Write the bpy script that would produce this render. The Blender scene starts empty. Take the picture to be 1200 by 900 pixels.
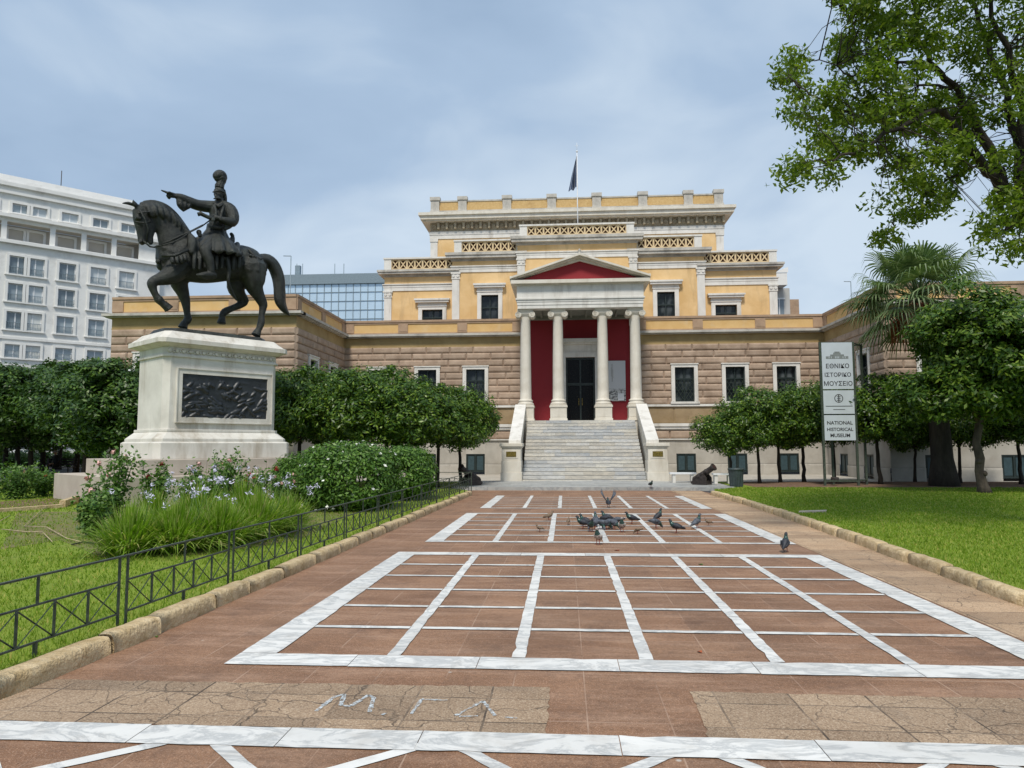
import bpy, bmesh, math, random
import numpy as np
from math import sin, cos, pi, radians
random.seed(7); RNG = np.random.default_rng(11)
scene = bpy.context.scene
COL = scene.collection

# ------------------------------------------------------------------ camera
F = 855.5; PT = radians(4.84); YW = radians(4.10); RL = radians(-0.164); H = 1.65
fw = (-sin(YW)*cos(PT), cos(YW)*cos(PT), sin(PT)); rt = (cos(YW), sin(YW), 0.0)
def cross(a, b): return (a[1]*b[2]-a[2]*b[1], a[2]*b[0]-a[0]*b[2], a[0]*b[1]-a[1]*b[0])
upv = cross(rt, fw); _c, _s = cos(RL), sin(RL)
r2 = tuple(rt[i]*_c+upv[i]*_s for i in range(3)); u2 = tuple(-rt[i]*_s+upv[i]*_c for i in range(3))
# survey helpers: where a sight line meets a real plane of the place (ground, facade, statue plane)
def sight(u, v): return tuple(fw[i]+r2[i]*(u-600)/F+u2[i]*(450-v)/F for i in range(3))
def PN(u, v, p, n):
    d = sight(u, v); o = (0, 0, H)
    t = sum((p[i]-o[i])*n[i] for i in range(3))/sum(d[i]*n[i] for i in range(3))
    return tuple(o[i]+t*d[i] for i in range(3))
def G(u, v, z=0.0): return PN(u, v, (0, 0, z), (0, 0, 1))
def PY(u, v, Y): return PN(u, v, (0, Y, 0), (0, 1, 0))
def RD(lat, d, z=0.0): return (rt[0]*lat-sin(YW)*d, rt[1]*lat+cos(YW)*d, z)

cam = bpy.data.cameras.new('camera'); co = bpy.data.objects.new('camera', cam); COL.objects.link(co)
cam.sensor_width = 36; cam.lens = F/1200*36; cam.clip_start = .05; cam.clip_end = 2000
import mathutils
M3 = mathutils.Matrix((r2, u2, tuple(-x for x in fw))).transposed()
co.matrix_world = mathutils.Matrix.Translation((0, 0, H)) @ M3.to_4x4()
scene.camera = co

# ------------------------------------------------------------------ materials
def nn(nt, t, **kw):
    n = nt.nodes.new(t)
    for k, v in kw.items():
        if hasattr(n, k) and k not in ('Scale', 'Detail'): setattr(n, k, v)
        else: n.inputs[k].default_value = v
    return n
def rgb(c): return (c[0], c[1], c[2], 1)
def base_mat(name, rough=.8, metal=0, spec=.5):
    m = bpy.data.materials.new(name); m.use_nodes = True; nt = m.node_tree
    b = nt.nodes['Principled BSDF']; b.inputs['Roughness'].default_value = rough; b.inputs['Metallic'].default_value = metal
    b.inputs['Specular IOR Level'].default_value = spec
    return m, nt, b
def ramp(nt, fac, stops):
    r = nt.nodes.new('ShaderNodeValToRGB'); e = r.color_ramp.elements
    e[0].position, e[0].color = stops[0][0], rgb(stops[0][1])
    e[1].position, e[1].color = stops[1][0], rgb(stops[1][1])
    for p, c in stops[2:]:
        x = e.new(p); x.color = rgb(c)
    nt.links.new(fac, r.inputs[0]); return r.outputs[0]
def coordn(nt, scale=(1, 1, 1), kind='Object'):
    t = nt.nodes.new('ShaderNodeTexCoord'); mp = nt.nodes.new('ShaderNodeMapping'); mp.inputs['Scale'].default_value = scale
    nt.links.new(t.outputs[kind], mp.inputs[0]); return mp.outputs[0]
def noise(nt, vec, scale, detail=4, rough=.55, dist=0):
    n = nt.nodes.new('ShaderNodeTexNoise'); n.inputs['Scale'].default_value = scale; n.inputs['Detail'].default_value = detail
    n.inputs['Roughness'].default_value = rough; n.inputs['Distortion'].default_value = dist
    nt.links.new(vec, n.inputs['Vector']); return n.outputs['Fac']
def mixc(nt, fac, a, b, mode='MIX'):
    m = nt.nodes.new('ShaderNodeMix'); m.data_type = 'RGBA'; m.blend_type = mode
    for i, x in ((0, fac), (6, a), (7, b)):
        if isinstance(x, (int, float)): m.inputs[i].default_value = x
        elif isinstance(x, tuple): m.inputs[i].default_value = rgb(x)
        else: nt.links.new(x, m.inputs[i])
    return m.outputs[2]
def math_(nt, op, a, b=0.0, clamp=False):
    m = nt.nodes.new('ShaderNodeMath'); m.operation = op; m.use_clamp = clamp
    for i, x in ((0, a), (1, b)):
        if isinstance(x, (int, float)): m.inputs[i].default_value = x
        else: nt.links.new(x, m.inputs[i])
    return m.outputs[0]
def bump(nt, b, h, strength=.4, dist=.02):
    n = nt.nodes.new('ShaderNodeBump'); n.inputs['Strength'].default_value = strength; n.inputs['Distance'].default_value = dist
    nt.links.new(h, n.inputs['Height']); nt.links.new(n.outputs[0], b.inputs['Normal'])
def smooth_step(nt, f, a, b):
    m = nt.nodes.new('ShaderNodeMapRange'); m.inputs[1].default_value = a; m.inputs[2].default_value = b
    nt.links.new(f, m.inputs[0]); return m.outputs[0]
def stone(name, c1, c2, scale=1.5, rough=.8, stain=None, stain_amt=.5, bs=40, bstr=.25, bd=.01, stretch=(1, 1, 1), island=0., spec=.4, grain=0., streak=False):
    """mottled stone / plaster: two tones, optional weather stains, fine grain"""
    m, nt, b = base_mat(name, rough, 0, spec)
    v = coordn(nt, stretch)
    f = smooth_step(nt, noise(nt, v, scale, 6, .6, .4), .32, .68)
    c = mixc(nt, f, c1, c2)
    if island:
        g = nt.nodes.new('ShaderNodeNewGeometry')
        k = math_(nt, 'MULTIPLY_ADD', g.outputs['Random Per Island'], island); 
        k.node.inputs[2].default_value = 1-island/2
        c = mixc(nt, 1.0, c, _gray(nt, k), 'MULTIPLY')
    if grain:
        gn = noise(nt, v, 160, 2, .6)
        k = math_(nt, 'MULTIPLY_ADD', gn, grain*2); k.node.inputs[2].default_value = 1-grain
        c = mixc(nt, 1.0, c, _gray(nt, k), 'MULTIPLY')
    if stain:
        v2 = coordn(nt, (1.2, 1.2, .22) if streak else (1, 1, 1))
        s = smooth_step(nt, noise(nt, v2, 1.6 if streak else .8, 7, .65), .52, .75)
        s2 = math_(nt, 'MULTIPLY', s, stain_amt)
        c = mixc(nt, s2, c, stain)
    nt.links.new(c, b.inputs['Base Color'])
    bump(nt, b, noise(nt, v, bs, 4, .6), bstr, bd)
    return m
def _gray(nt, val):
    n = nt.nodes.new('ShaderNodeCombineColor')
    for i in range(3): nt.links.new(val, n.inputs[i])
    return n.outputs[0]
def marble(name, c1, c2, vein, rough=.45, island=.18, scale=1.2, tints=None, stretch=(1, 2.2, 1)):
    m, nt, b = base_mat(name, rough, 0, .4)
    g = nt.nodes.new('ShaderNodeNewGeometry'); rnd = g.outputs['Random Per Island']
    t = nt.nodes.new('ShaderNodeTexCoord'); add = nt.nodes.new('ShaderNodeVectorMath'); add.operation = 'MULTIPLY_ADD'
    cc = _gray(nt, rnd); nt.links.new(cc, add.inputs[0]); add.inputs[1].default_value = (37, 61, 11); nt.links.new(t.outputs['Object'], add.inputs[2])
    mp = nt.nodes.new('ShaderNodeMapping'); mp.inputs['Scale'].default_value = stretch; mp.inputs['Rotation'].default_value = (0, 0, .35)
    nt.links.new(add.outputs[0], mp.inputs[0]); v = mp.outputs[0]
    c = mixc(nt, smooth_step(nt, noise(nt, v, scale, 5, .6, 1.2), .3, .7), c1, c2)
    vn = noise(nt, v, scale*1.3, 8, .68, .9)
    vv = math_(nt, 'ABSOLUTE', math_(nt, 'SUBTRACT', vn, .5))
    c = mixc(nt, math_(nt, 'MULTIPLY', smooth_step(nt, vv, .06, .0), .75), c, vein)
    if tints: c = mixc(nt, .75, c, ramp(nt, rnd, tints), 'MULTIPLY')
    k = math_(nt, 'MULTIPLY_ADD', math_(nt, 'FRACT', math_(nt, 'MULTIPLY', rnd, 13.7)), island); k.node.inputs[2].default_value = 1-island
    c = mixc(nt, 1.0, c, _gray(nt, k), 'MULTIPLY')
    d = smooth_step(nt, noise(nt, coordn(nt), 3.2, 6, .7), .5, .8)
    c = mixc(nt, math_(nt, 'MULTIPLY', d, .5), c, (.34, .30, .25))
    nt.links.new(c, b.inputs['Base Color'])
    bump(nt, b, noise(nt, coordn(nt), 60, 3), .12, .004)
    return m
def plain(name, c, rough=.5, metal=0, spec=.5, var=.15, scale=8):
    m, nt, b = base_mat(name, rough, metal, spec)
    f = noise(nt, coordn(nt), scale, 4)
    lo = tuple(x*(1-var) for x in c); hi = tuple(min(1, x*(1+var)) for x in c)
    nt.links.new(mixc(nt, smooth_step(nt, f, .35, .65), lo, hi), b.inputs['Base Color'])
    return m
def leafmat(name, c1, c2, c3, rough=.5, trans=.3, dry=False):
    m, nt, b = base_mat(name, rough, 0, .35)
    g = nt.nodes.new('ShaderNodeNewGeometry')
    c = ramp(nt, g.outputs['Random Per Island'], [(0, c1), (.55, c2), (1, c3)]+([(.93, (c3[0]*1.6, c3[1]*1.05, c3[2]*2.2)), (.86, c3)] if dry else []))
    c = mixc(nt, smooth_step(nt, noise(nt, coordn(nt), 1.1, 2), .35, .65), mixc(nt, .28, c, c1), c)
    nt.links.new(c, b.inputs['Base Color'])
    tr = nt.nodes.new('ShaderNodeBsdfTranslucent'); nt.links.new(mixc(nt, 1.0, c, (1.0, 1.15, .55), 'MULTIPLY'), tr.inputs[0])
    ms = nt.nodes.new('ShaderNodeMixShader'); ms.inputs[0].default_value = trans
    nt.links.new(b.outputs[0], ms.inputs[1]); nt.links.new(tr.outputs[0], ms.inputs[2])
    nt.links.new(ms.outputs[0], nt.nodes['Material Output'].inputs[0])
    return m

M = {}
M['stucco'] = stone('ochre_stucco', (.64, .415, .18), (.77, .54, .28), .9, .9, (.40, .27, .14), .65, 90, .15, .004, streak=True)
M['stucco_pale'] = stone('faded_ochre_stucco', (.60, .375, .145), (.68, .46, .21), 1.2, .9, (.62, .50, .35), .8, 60, .2, .005)
M['frieze'] = stone('olive_plaster', (.33, .23, .10), (.42, .31, .15), 1.2, .9, (.22, .16, .09), .6, 50, .2, .005)
M['rustic'] = stone('brown_sandstone', (.335, .24, .175), (.455, .345, .26), 2.2, .9, (.19, .13, .09), .7, 45, .6, .012, island=.30, grain=.12)
M['rustic_flat'] = stone('olive_brown_stone', (.27, .19, .10), (.34, .25, .15), 1.5, .9, (.18, .12, .07), .5, 50, .5, .01, island=.15, grain=.12)
M['basement'] = stone('grey_limestone', (.36, .335, .29), (.46, .43, .38), 1.2, .85, (.24, .20, .16), .5, 30, .3, .01, island=.15)
M['trimbrown'] = stone('weathered_brown_trim', (.36, .24, .16), (.44, .31, .21), 2.5, .9, (.17, .13, .09), .8, 50, .3, .006)
M['marble'] = stone('weathered_marble', (.62, .60, .555), (.75, .725, .68), 1.4, .6, (.33, .29, .24), .65, 30, .2, .006, streak=True)
M['marble_cream'] = stone('cream_marble', (.60, .55, .46), (.72, .68, .60), 1.6, .6, (.40, .34, .26), .6, 30, .2, .006, streak=True)
M['marble_dirty'] = stone('blackened_marble_cornice', (.40, .38, .34), (.56, .53, .48), 2.2, .75, (.10, .09, .08), .8, 40, .3, .008)
M['stair'] = marble('stair_marble', (.56, .555, .54), (.72, .70, .66), (.36, .38, .41), .55, .22, 1.5, [(0, (.76, .80, .84)), (.25, (.94, .94, .93)), (.5, (1, .92, .78)), (1, (1, .97, .88))], (1, 1, 6))
M['pave_marble'] = marble('white_paving_marble', (.70, .69, .66), (.80, .785, .75), (.40, .41, .41), .5, .16, 1.3)
M['red'] = stone('dark_red_wall_paint', (.24, .014, .020), (.27, .019, .026), .8, .75, (.15, .012, .015), .3, 60, .08, .003)
M['brick'] = stone('ochre_brickwork', (.52, .34, .14), (.62, .43, .20), 6, .9, (.36, .22, .09), .6, 30, .6, .02)
M['latticepaint'] = stone('pale_ochre_lattice', (.62, .47, .27), (.70, .55, .34), 2, .85, (.40, .30, .18), .5)
M['latticeshade'] = plain('dark_red_brown_painted_shade', (.075, .035, .022), .9)  # shade between the lattice bars, put into the colour
M['sash'] = plain('dark_green_painted_sash', (.012, .022, .020), .45)
M['glass'] = plain('dark_window_glass', (.012, .017, .019), .15, 0, .35)
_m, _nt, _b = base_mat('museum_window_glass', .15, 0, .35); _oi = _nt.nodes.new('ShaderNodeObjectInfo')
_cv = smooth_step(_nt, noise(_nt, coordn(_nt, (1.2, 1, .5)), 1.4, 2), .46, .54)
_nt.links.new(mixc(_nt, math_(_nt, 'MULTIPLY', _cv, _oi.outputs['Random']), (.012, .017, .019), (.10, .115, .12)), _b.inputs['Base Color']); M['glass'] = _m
M['shutter'] = plain('blue_green_metal_shutter', (.030, .060, .070), .5)
M['blackglass'] = plain('black_door_glass', (.004, .004, .004), .25, 0, .15)
M['whitepaint'] = plain('white_paint', (.75, .76, .77), .6, var=.05)
M['poster'] = None
M['bronze'] = stone('green_black_bronze', (.014, .015, .013), (.038, .042, .036), 7, .42, (.085, .11, .09), .5, 38, .9, .03, spec=.55, streak=True)
M['bronze'].node_tree.nodes['Principled BSDF'].inputs['Metallic'].default_value = .35
M['relief'] = stone('black_bronze_relief', (.010, .012, .014), (.024, .028, .032), 4, .42, (.05, .055, .055), .3, 40, .3, .02, spec=.6)
M['pedestal'] = stone('pedestal_marble', (.58, .55, .49), (.74, .71, .645), 1.3, .6, (.32, .26, .18), .8, 26, .25, .008, streak=True)
M['steplime'] = stone('pinkish_limestone_steps', (.42, .36, .30), (.52, .46, .39), 1.2, .85, (.28, .22, .17), .5, 30, .3, .008)
M['iron'] = plain('dark_green_iron', (.055, .072, .052), .5, .2, .5, .35, 20)
M['castiron'] = plain('rusty_black_cast_iron', (.045, .036, .032), .55, .3, .5, .4, 12)
M['kerb'] = stone('ochre_kerb_limestone', (.42, .30, .15), (.70, .55, .34), 9, .9, (.17, .14, .085), .8, 28, 1, .03, island=.22, grain=.35)
M['bark'] = stone('dark_bark', (.022, .018, .014), (.050, .040, .030), 6, .95, (.02, .017, .013), .5, 20, 1, .03, (1, 1, .25))
M['barkpale'] = stone('mottled_trunk_bark', (.04, .033, .027), (.12, .095, .07), 5, .95, (.03, .025, .02), .6, 18, 1, .03, (1, 1, .4))
M['orangeleaf'] = leafmat('orange_tree_leaves', (.022, .060, .006), (.065, .140, .013), (.21, .31, .03), .38, .22)
M['darkleaf'] = leafmat('dark_evergreen_leaves', (.018, .050, .008), (.048, .110, .015), (.13, .22, .03), .4, .2)
M['brightleaf'] = leafmat('glossy_bright_leaves', (.030, .075, .008), (.08, .165, .016), (.24, .34, .04), .36, .28)
M['overleaf'] = leafmat('overhanging_tree_leaves', (.08, .14, .012), (.15, .225, .022), (.28, .35, .05), .45, .5)
M['hedgeleaf'] = leafmat('hedge_leaves', (.045, .11, .014), (.09, .19, .024), (.18, .31, .05), .4, .25)
M['roseleaf'] = leafmat('rose_leaves', (.05, .12, .02), (.11, .21, .04), (.22, .33, .08), .5, .3)
M['clump'] = leafmat('strappy_clump_leaves', (.13, .24, .014), (.23, .37, .03), (.40, .50, .12), .45, .4, True)
M['grassblade'] = leafmat('lawn_grass', (.14, .235, .016), (.22, .33, .024), (.34, .42, .06), .6, .38, True)
M['palmleaf'] = leafmat('palm_fan_leaves', (.085, .14, .05), (.16, .23, .09), (.28, .34, .17), .45, .25)
M['palmfruit'] = plain('orange_red_palm_stalks', (.30, .075, .025), .7, var=.4)
M['deadfrond'] = plain('dry_straw_fronds', (.40, .32, .20), .8, var=.3)
M['redflower'] = plain('red_rose_petals', (.42, .012, .02), .6); M['pinkflower'] = plain('pale_pink_petals', (.72, .42, .38), .6)
M['whiteflower'] = plain('white_petals', (.78, .78, .70), .6); M['lilacflower'] = plain('pale_lilac_petals', (.62, .60, .74), .6)
M['skin'] = plain('skin', (.35, .20, .14), .6); M['cloth_dark'] = plain('dark_cloth', (.012, .013, .016), .85); M['cloth_grey'] = plain('grey_cloth', (.28, .29, .30), .85)
M['brass'] = plain('tarnished_brass', (.20, .15, .035), .45, .6, .5, .5, 30)
M['hotel'] = stone('pale_hotel_stone', (.74, .73, .70), (.82, .81, .78), .5, .85, (.42, .40, .37), .5, 20, .15, .01)
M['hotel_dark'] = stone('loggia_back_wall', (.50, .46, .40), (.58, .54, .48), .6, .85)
M['hotelglass'] = plain('hotel_window_glass', (.42, .52, .60), .15, 0, .8)
_m, _nt, _b = base_mat('hotel_glass_varied', .15, 0, .6); _oi = _nt.nodes.new('ShaderNodeObjectInfo')
_nt.links.new(ramp(_nt, _oi.outputs['Random'], [(0, (.14, .18, .21)), (.45, (.33, .39, .43)), (.7, (.52, .57, .60)), (1, (.68, .69, .66))]), _b.inputs['Base Color']); M['hotelglass'] = _m
M['skyglass'] = plain('mirror_curtain_glass', (.60, .74, .84), .2, .35, .5, .06, .3)
M['greyband'] = plain('grey_metal_band', (.20, .26, .30), .5)
M['carwhite'] = plain('white_car_paint', (.72, .73, .75), .25, 0, .5, .03); M['tyre'] = plain('black_rubber', (.015, .015, .015), .8); M['carglass'] = plain('car_glass', (.03, .04, .05), .1)
M['soil'] = stone('brown_soil', (.13, .075, .045), (.22, .14, .09), 5, .95, None, 0, 30, .8, .03)
M['binm'] = plain('dark_grey_green_bin', (.035, .05, .05), .5)

def paving_mat():
    m, nt, b = base_mat('red_terrazzo_paving', .72, 0, .35)
    v = coordn(nt)
    f = smooth_step(nt, noise(nt, v, .9, 6, .6), .3, .7)
    c = mixc(nt, f, (.165, .083, .044), (.285, .160, .092))
    g = noise(nt, v, 95, 3, .85)
    c = mixc(nt, math_(nt, 'MULTIPLY', smooth_step(nt, g, .55, .66), .75), c, (.50, .36, .28))
    c = mixc(nt, math_(nt, 'MULTIPLY', smooth_step(nt, g, .45, .34), .75), c, (.075, .040, .028))
    st = smooth_step(nt, noise(nt, coordn(nt, (.5, 2.2, 1)), 1.7, 8, .72), .47, .70)
    c = mixc(nt, math_(nt, 'MULTIPLY', st, .65), c, (.40, .26, .18))
    md = noise(nt, v, 26, 5, .85); kk = math_(nt, 'MULTIPLY_ADD', md, 1.7); kk.node.inputs[2].default_value = .15; c = mixc(nt, 1.0, c, _gray(nt, kk), 'MULTIPLY')
    dk = smooth_step(nt, noise(nt, v, 2.0, 6, .75), .53, .70)
    c = mixc(nt, math_(nt, 'MULTIPLY', dk, .5), c, (.10, .058, .04))
    # slab joints: pale mortar lines every half metre across, metre along
    br = nt.nodes.new('ShaderNodeTexBrick'); br.offset = 0; br.inputs['Scale'].default_value = 1; br.inputs['Mortar Size'].default_value = .006
    br.inputs['Brick Width'].default_value = .493; br.inputs['Row Height'].default_value = .93; br.inputs['Mortar Smooth'].default_value = .3
    wob = nt.nodes.new('ShaderNodeVectorMath'); wob.operation = 'ADD'; nt.links.new(v, wob.inputs[0]); wob.inputs[1].default_value = (-.122, .1, 0)
    nt.links.new(wob.outputs[0], br.inputs['Vector'])
    br.inputs['Color1'].default_value = (.90,.90,.90,1); br.inputs['Color2'].default_value = (1.10,1.08,1.06,1); br.inputs['Mortar'].default_value = (1,1,1,1); c = mixc(nt, 1.0, c, br.outputs['Color'], 'MULTIPLY')
    jj = math_(nt, 'MULTIPLY', br.outputs['Fac'], smooth_step(nt, noise(nt, v, 1.4, 3), .40, .60))
    c = mixc(nt, math_(nt, 'MULTIPLY', jj, .55), c, (.48, .33, .24))
    vo = nt.nodes.new('ShaderNodeTexVoronoi'); vo.inputs['Scale'].default_value = 2.3; nt.links.new(v, vo.inputs['Vector'])
    sp = math_(nt, 'MULTIPLY', smooth_step(nt, vo.outputs['Distance'], .045, .02), smooth_step(nt, noise(nt, v, .7, 2), .5, .6))
    c = mixc(nt, math_(nt, 'MULTIPLY', sp, .7), c, (.55, .52, .47))
    nt.links.new(c, b.inputs['Base Color'])
    bump(nt, b, math_(nt, 'SUBTRACT', g, math_(nt, 'MULTIPLY', br.outputs['Fac'], 1.5)), .5, .005)
    return m
def cracked_mat(name, c1, c2, crackscale=1.0, w=.5, l=.45, grainamt=.8, amt=.85):
    m, nt, b = base_mat(name, .85, 0, .3)
    v = coordn(nt)
    c = mixc(nt, smooth_step(nt, noise(nt, v, 1.1, 6, .6), .3, .7), c1, c2)
    g = noise(nt, v, 80, 3, .85)
    c = mixc(nt, math_(nt, 'MULTIPLY', smooth_step(nt, g, .54, .64), grainamt*.85), c, (.55, .46, .36))
    c = mixc(nt, math_(nt, 'MULTIPLY', smooth_step(nt, g, .46, .36), grainamt*.9), c, (.07, .055, .045))
    # cracks: warped cell edges, only in broken patches
    nz = nt.nodes.new('ShaderNodeTexNoise'); nz.inputs['Scale'].default_value = 2.6; nz.inputs['Detail'].default_value = 5; nt.links.new(v, nz.inputs['Vector'])
    wa = nt.nodes.new('ShaderNodeVectorMath'); wa.operation = 'MULTIPLY_ADD'; nt.links.new(nz.outputs['Color'], wa.inputs[0]); wa.inputs[1].default_value = (.5, .5, 0); nt.links.new(v, wa.inputs[2])
    def edges(sc, wd):
        vo = nt.nodes.new('ShaderNodeTexVoronoi'); vo.voronoi_dimensions = '2D'; vo.feature = 'DISTANCE_TO_EDGE'; vo.inputs['Scale'].default_value = sc
        nt.links.new(wa.outputs[0], vo.inputs['Vector']); return smooth_step(nt, vo.outputs['Distance'], wd, 0)
    patch = smooth_step(nt, noise(nt, v, .55, 3), .42, .58)
    k = math_(nt, 'MAXIMUM', math_(nt, 'MULTIPLY', edges(1.5*crackscale, .012), smooth_step(nt, noise(nt, v, 1.3, 3), .40, .55)), math_(nt, 'MULTIPLY', edges(4.4*crackscale, .022), patch))
    br = nt.nodes.new('ShaderNodeTexBrick'); br.offset = .0; br.inputs['Scale'].default_value = 1; br.inputs['Mortar Size'].default_value = .007
    br.inputs['Brick Width'].default_value = w; br.inputs['Row Height'].default_value = l
    w2 = nt.nodes.new('ShaderNodeVectorMath'); w2.operation = 'MULTIPLY_ADD'; nt.links.new(nz.outputs['Color'], w2.inputs[0]); w2.inputs[1].default_value = (.02, .02, 0); nt.links.new(v, w2.inputs[2])
    nt.links.new(w2.outputs[0], br.inputs['Vector'])
    br.inputs['Color1'].default_value = (.78,.76,.74,1); br.inputs['Color2'].default_value = (1.18,1.16,1.12,1); br.inputs['Mortar'].default_value = (1,1,1,1); c = mixc(nt, 1.0, c, br.outputs['Color'], 'MULTIPLY')
    k = math_(nt, 'MAXIMUM', k, math_(nt, 'MULTIPLY', br.outputs['Fac'], smooth_step(nt, noise(nt, v, 2.1, 4), .35, .60)))
    c = mixc(nt, math_(nt, 'MULTIPLY', k, amt), c, (.045, .035, .028))
    st = smooth_step(nt, noise(nt, v, 1.3, 5, .65), .56, .72)
    c = mixc(nt, math_(nt, 'MULTIPLY', st, .4), c, (.13, .105, .085))
    nt.links.new(c, b.inputs['Base Color'])
    bump(nt, b, math_(nt, 'SUBTRACT', math_(nt, 'MULTIPLY', g, .6), k), .5, .006)
    return m
M['paving'] = paving_mat()
M['cracked'] = cracked_mat('cracked_aggregate_slabs', (.27, .185, .12), (.37, .27, .185), .8, .49, .41)
M['path'] = cracked_mat('worn_tan_path_slabs', (.36, .235, .145), (.50, .36, .24), 1.0, 1.3, .48, .75, .9)
M['lawnbase'] = stone('lawn_ground', (.15, .21, .018), (.21, .28, .025), 1.6, .95, (.14, .10, .05), .5, 40, .8, .02)
M['dirtlawn'] = stone('patchy_soil_and_grass', (.12, .165, .025), (.185, .15, .07), 1.8, .95, (.15, .09, .05), .8, 40, .8, .02)
M['asphalt'] = stone('asphalt', (.055, .055, .057), (.075, .075, .077), .3, .9)

# ------------------------------------------------------------------ mesh builder
class MB:
    def __init__(s): s.v = []; s.f = []; s.m = []; s.sm = []; s.mi = 0
    def add(s, vs, fs, smooth=False):
        n = len(s.v); s.v += [tuple(p) for p in vs]
        for f in fs: s.f.append(tuple(i+n for i in f)); s.m.append(s.mi); s.sm.append(smooth)
    def box(s, x0, x1, y0, y1, z0, z1):
        s.add([(x0,y0,z0),(x1,y0,z0),(x1,y1,z0),(x0,y1,z0),(x0,y0,z1),(x1,y0,z1),(x1,y1,z1),(x0,y1,z1)],
              [(0,3,2,1),(4,5,6,7),(0,1,5,4),(1,2,6,5),(2,3,7,6),(3,0,4,7)])
    def fbox(s, fr, s0, s1, d0, d1, z0, z1):   # box in a wall frame: along, outward, up
        P = fr.p
        s.add([P(s0,d1,z0),P(s1,d1,z0),P(s1,d0,z0),P(s0,d0,z0),P(s0,d1,z1),P(s1,d1,z1),P(s1,d0,z1),P(s0,d0,z1)],
              [(0,3,2,1),(4,5,6,7),(0,1,5,4),(1,2,6,5),(2,3,7,6),(3,0,4,7)])
    def quad(s, a, b, c, d): s.add([a,b,c,d], [(0,1,2,3)])
    def tube(s, pts, rad, n=8, cap=True, smooth=True, squash=None):
        pts = [mathutils.Vector(p) for p in pts]
        if not hasattr(rad, '__len__'): rad = [rad]*len(pts)
        rings = []; prev = None; k0 = len(s.v)
        for i, p in enumerate(pts):
            t = (pts[min(i+1, len(pts)-1)]-pts[max(i-1, 0)])
            t = t.normalized() if t.length > 1e-9 else mathutils.Vector((0,0,1))
            if prev is None:
                a = mathutils.Vector((0,0,1)) if abs(t.z) < .9 else mathutils.Vector((1,0,0))
                x = t.cross(a).normalized()
            else: x = (prev-t*prev.dot(t)).normalized()
            prev = x; y = t.cross(x)
            for j in range(n):
                a = 2*pi*j/n; o = (x*cos(a)+y*sin(a))*rad[i]
                if squash is not None: o = o-squash[0]*(o.dot(squash[0])*(1-squash[1]))
                s.v.append(tuple(p+o))
        for i in range(len(pts)-1):
            for j in range(n):
                a = k0+i*n+j; b = k0+i*n+(j+1)%n
                s.f.append((a, b, b+n, a+n)); s.m.append(s.mi); s.sm.append(smooth)
        if cap:
            s.f.append(tuple(k0+j for j in reversed(range(n)))); s.m.append(s.mi); s.sm.append(False)
            e = k0+(len(pts)-1)*n; s.f.append(tuple(e+j for j in range(n))); s.m.append(s.mi); s.sm.append(False)
    def sphere(s, c, r, n=10, m=7, sc=(1,1,1), smooth=True):
        c = mathutils.Vector(c); vs = [c+mathutils.Vector((0,0,r*sc[2]))]
        for i in range(1, m):
            th = pi*i/m
            for j in range(n): vs.append(c+mathutils.Vector((r*sc[0]*sin(th)*cos(2*pi*j/n), r*sc[1]*sin(th)*sin(2*pi*j/n), r*sc[2]*cos(th))))
        vs.append(c-mathutils.Vector((0,0,r*sc[2]))); fs = []
        for j in range(n): fs.append((0, 1+j, 1+(j+1)%n))
        for i in range(m-2):
            for j in range(n): a = 1+i*n+j; b = 1+i*n+(j+1)%n; fs.append((a, a+n, b+n, b))
        e = len(vs)-1; k = 1+(m-2)*n
        for j in range(n): fs.append((e, k+(j+1)%n, k+j))
        s.add(vs, fs, smooth)
    def lathe(s, prof, c=(0,0,0), n=24, flute=None, smooth=True):
        k = []; 
        for (r, z) in prof:
            for j in range(n):
                a = 2*pi*j/n; rr = r
                if flute and flute[0] <= z <= flute[1]: rr = r*(1-.13*(j % 2))
                k.append((c[0]+rr*cos(a), c[1]+rr*sin(a), c[2]+z))
        fs = []
        for i in range(len(prof)-1):
            for j in range(n): a = i*n+j; b = i*n+(j+1)%n; fs.append((a, b, b+n, a+n))
        s.add(k, fs, smooth)
        s.add([k[j] for j in range(n)], [tuple(reversed(range(n)))]); s.add(k[-n:], [tuple(range(n))])
    def prism(s, poly, z0, z1):   # ccw polygon extruded upward
        n = len(poly); s.add([(x,y,z0) for x,y in poly]+[(x,y,z1) for x,y in poly],
              [tuple(reversed(range(n))), tuple(range(n,2*n))]+[(i,(i+1)%n,(i+1)%n+n,i+n) for i in range(n)])
    def mesh(s, name, mats):
        me = bpy.data.meshes.new(name); me.from_pydata(s.v, [], s.f)
        for m in (mats if isinstance(mats, (list, tuple)) else [mats]): me.materials.append(m)
        me.polygons.foreach_set('material_index', s.m); me.polygons.foreach_set('use_smooth', s.sm); me.update(); return me
WL = {}
def link(o, parent=None):
    COL.objects.link(o)
    if parent is not None: o.parent = parent
    return o
def empty(name, loc, label=None, cat=None, group=None, rz=0):
    o = bpy.data.objects.new(name, None); o.empty_display_size = .3; o.location = loc; o.rotation_euler = (0,0,rz); link(o); WL[o.name] = tuple(loc)
    if label: tag(o, label, cat, group)
    return o
def tag(o, label=None, cat=None, group=None, kind=None):
    if label: o['label'] = label
    if cat: o['category'] = cat
    if group: o['group'] = group
    if kind: o['kind'] = kind
    return o
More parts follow.
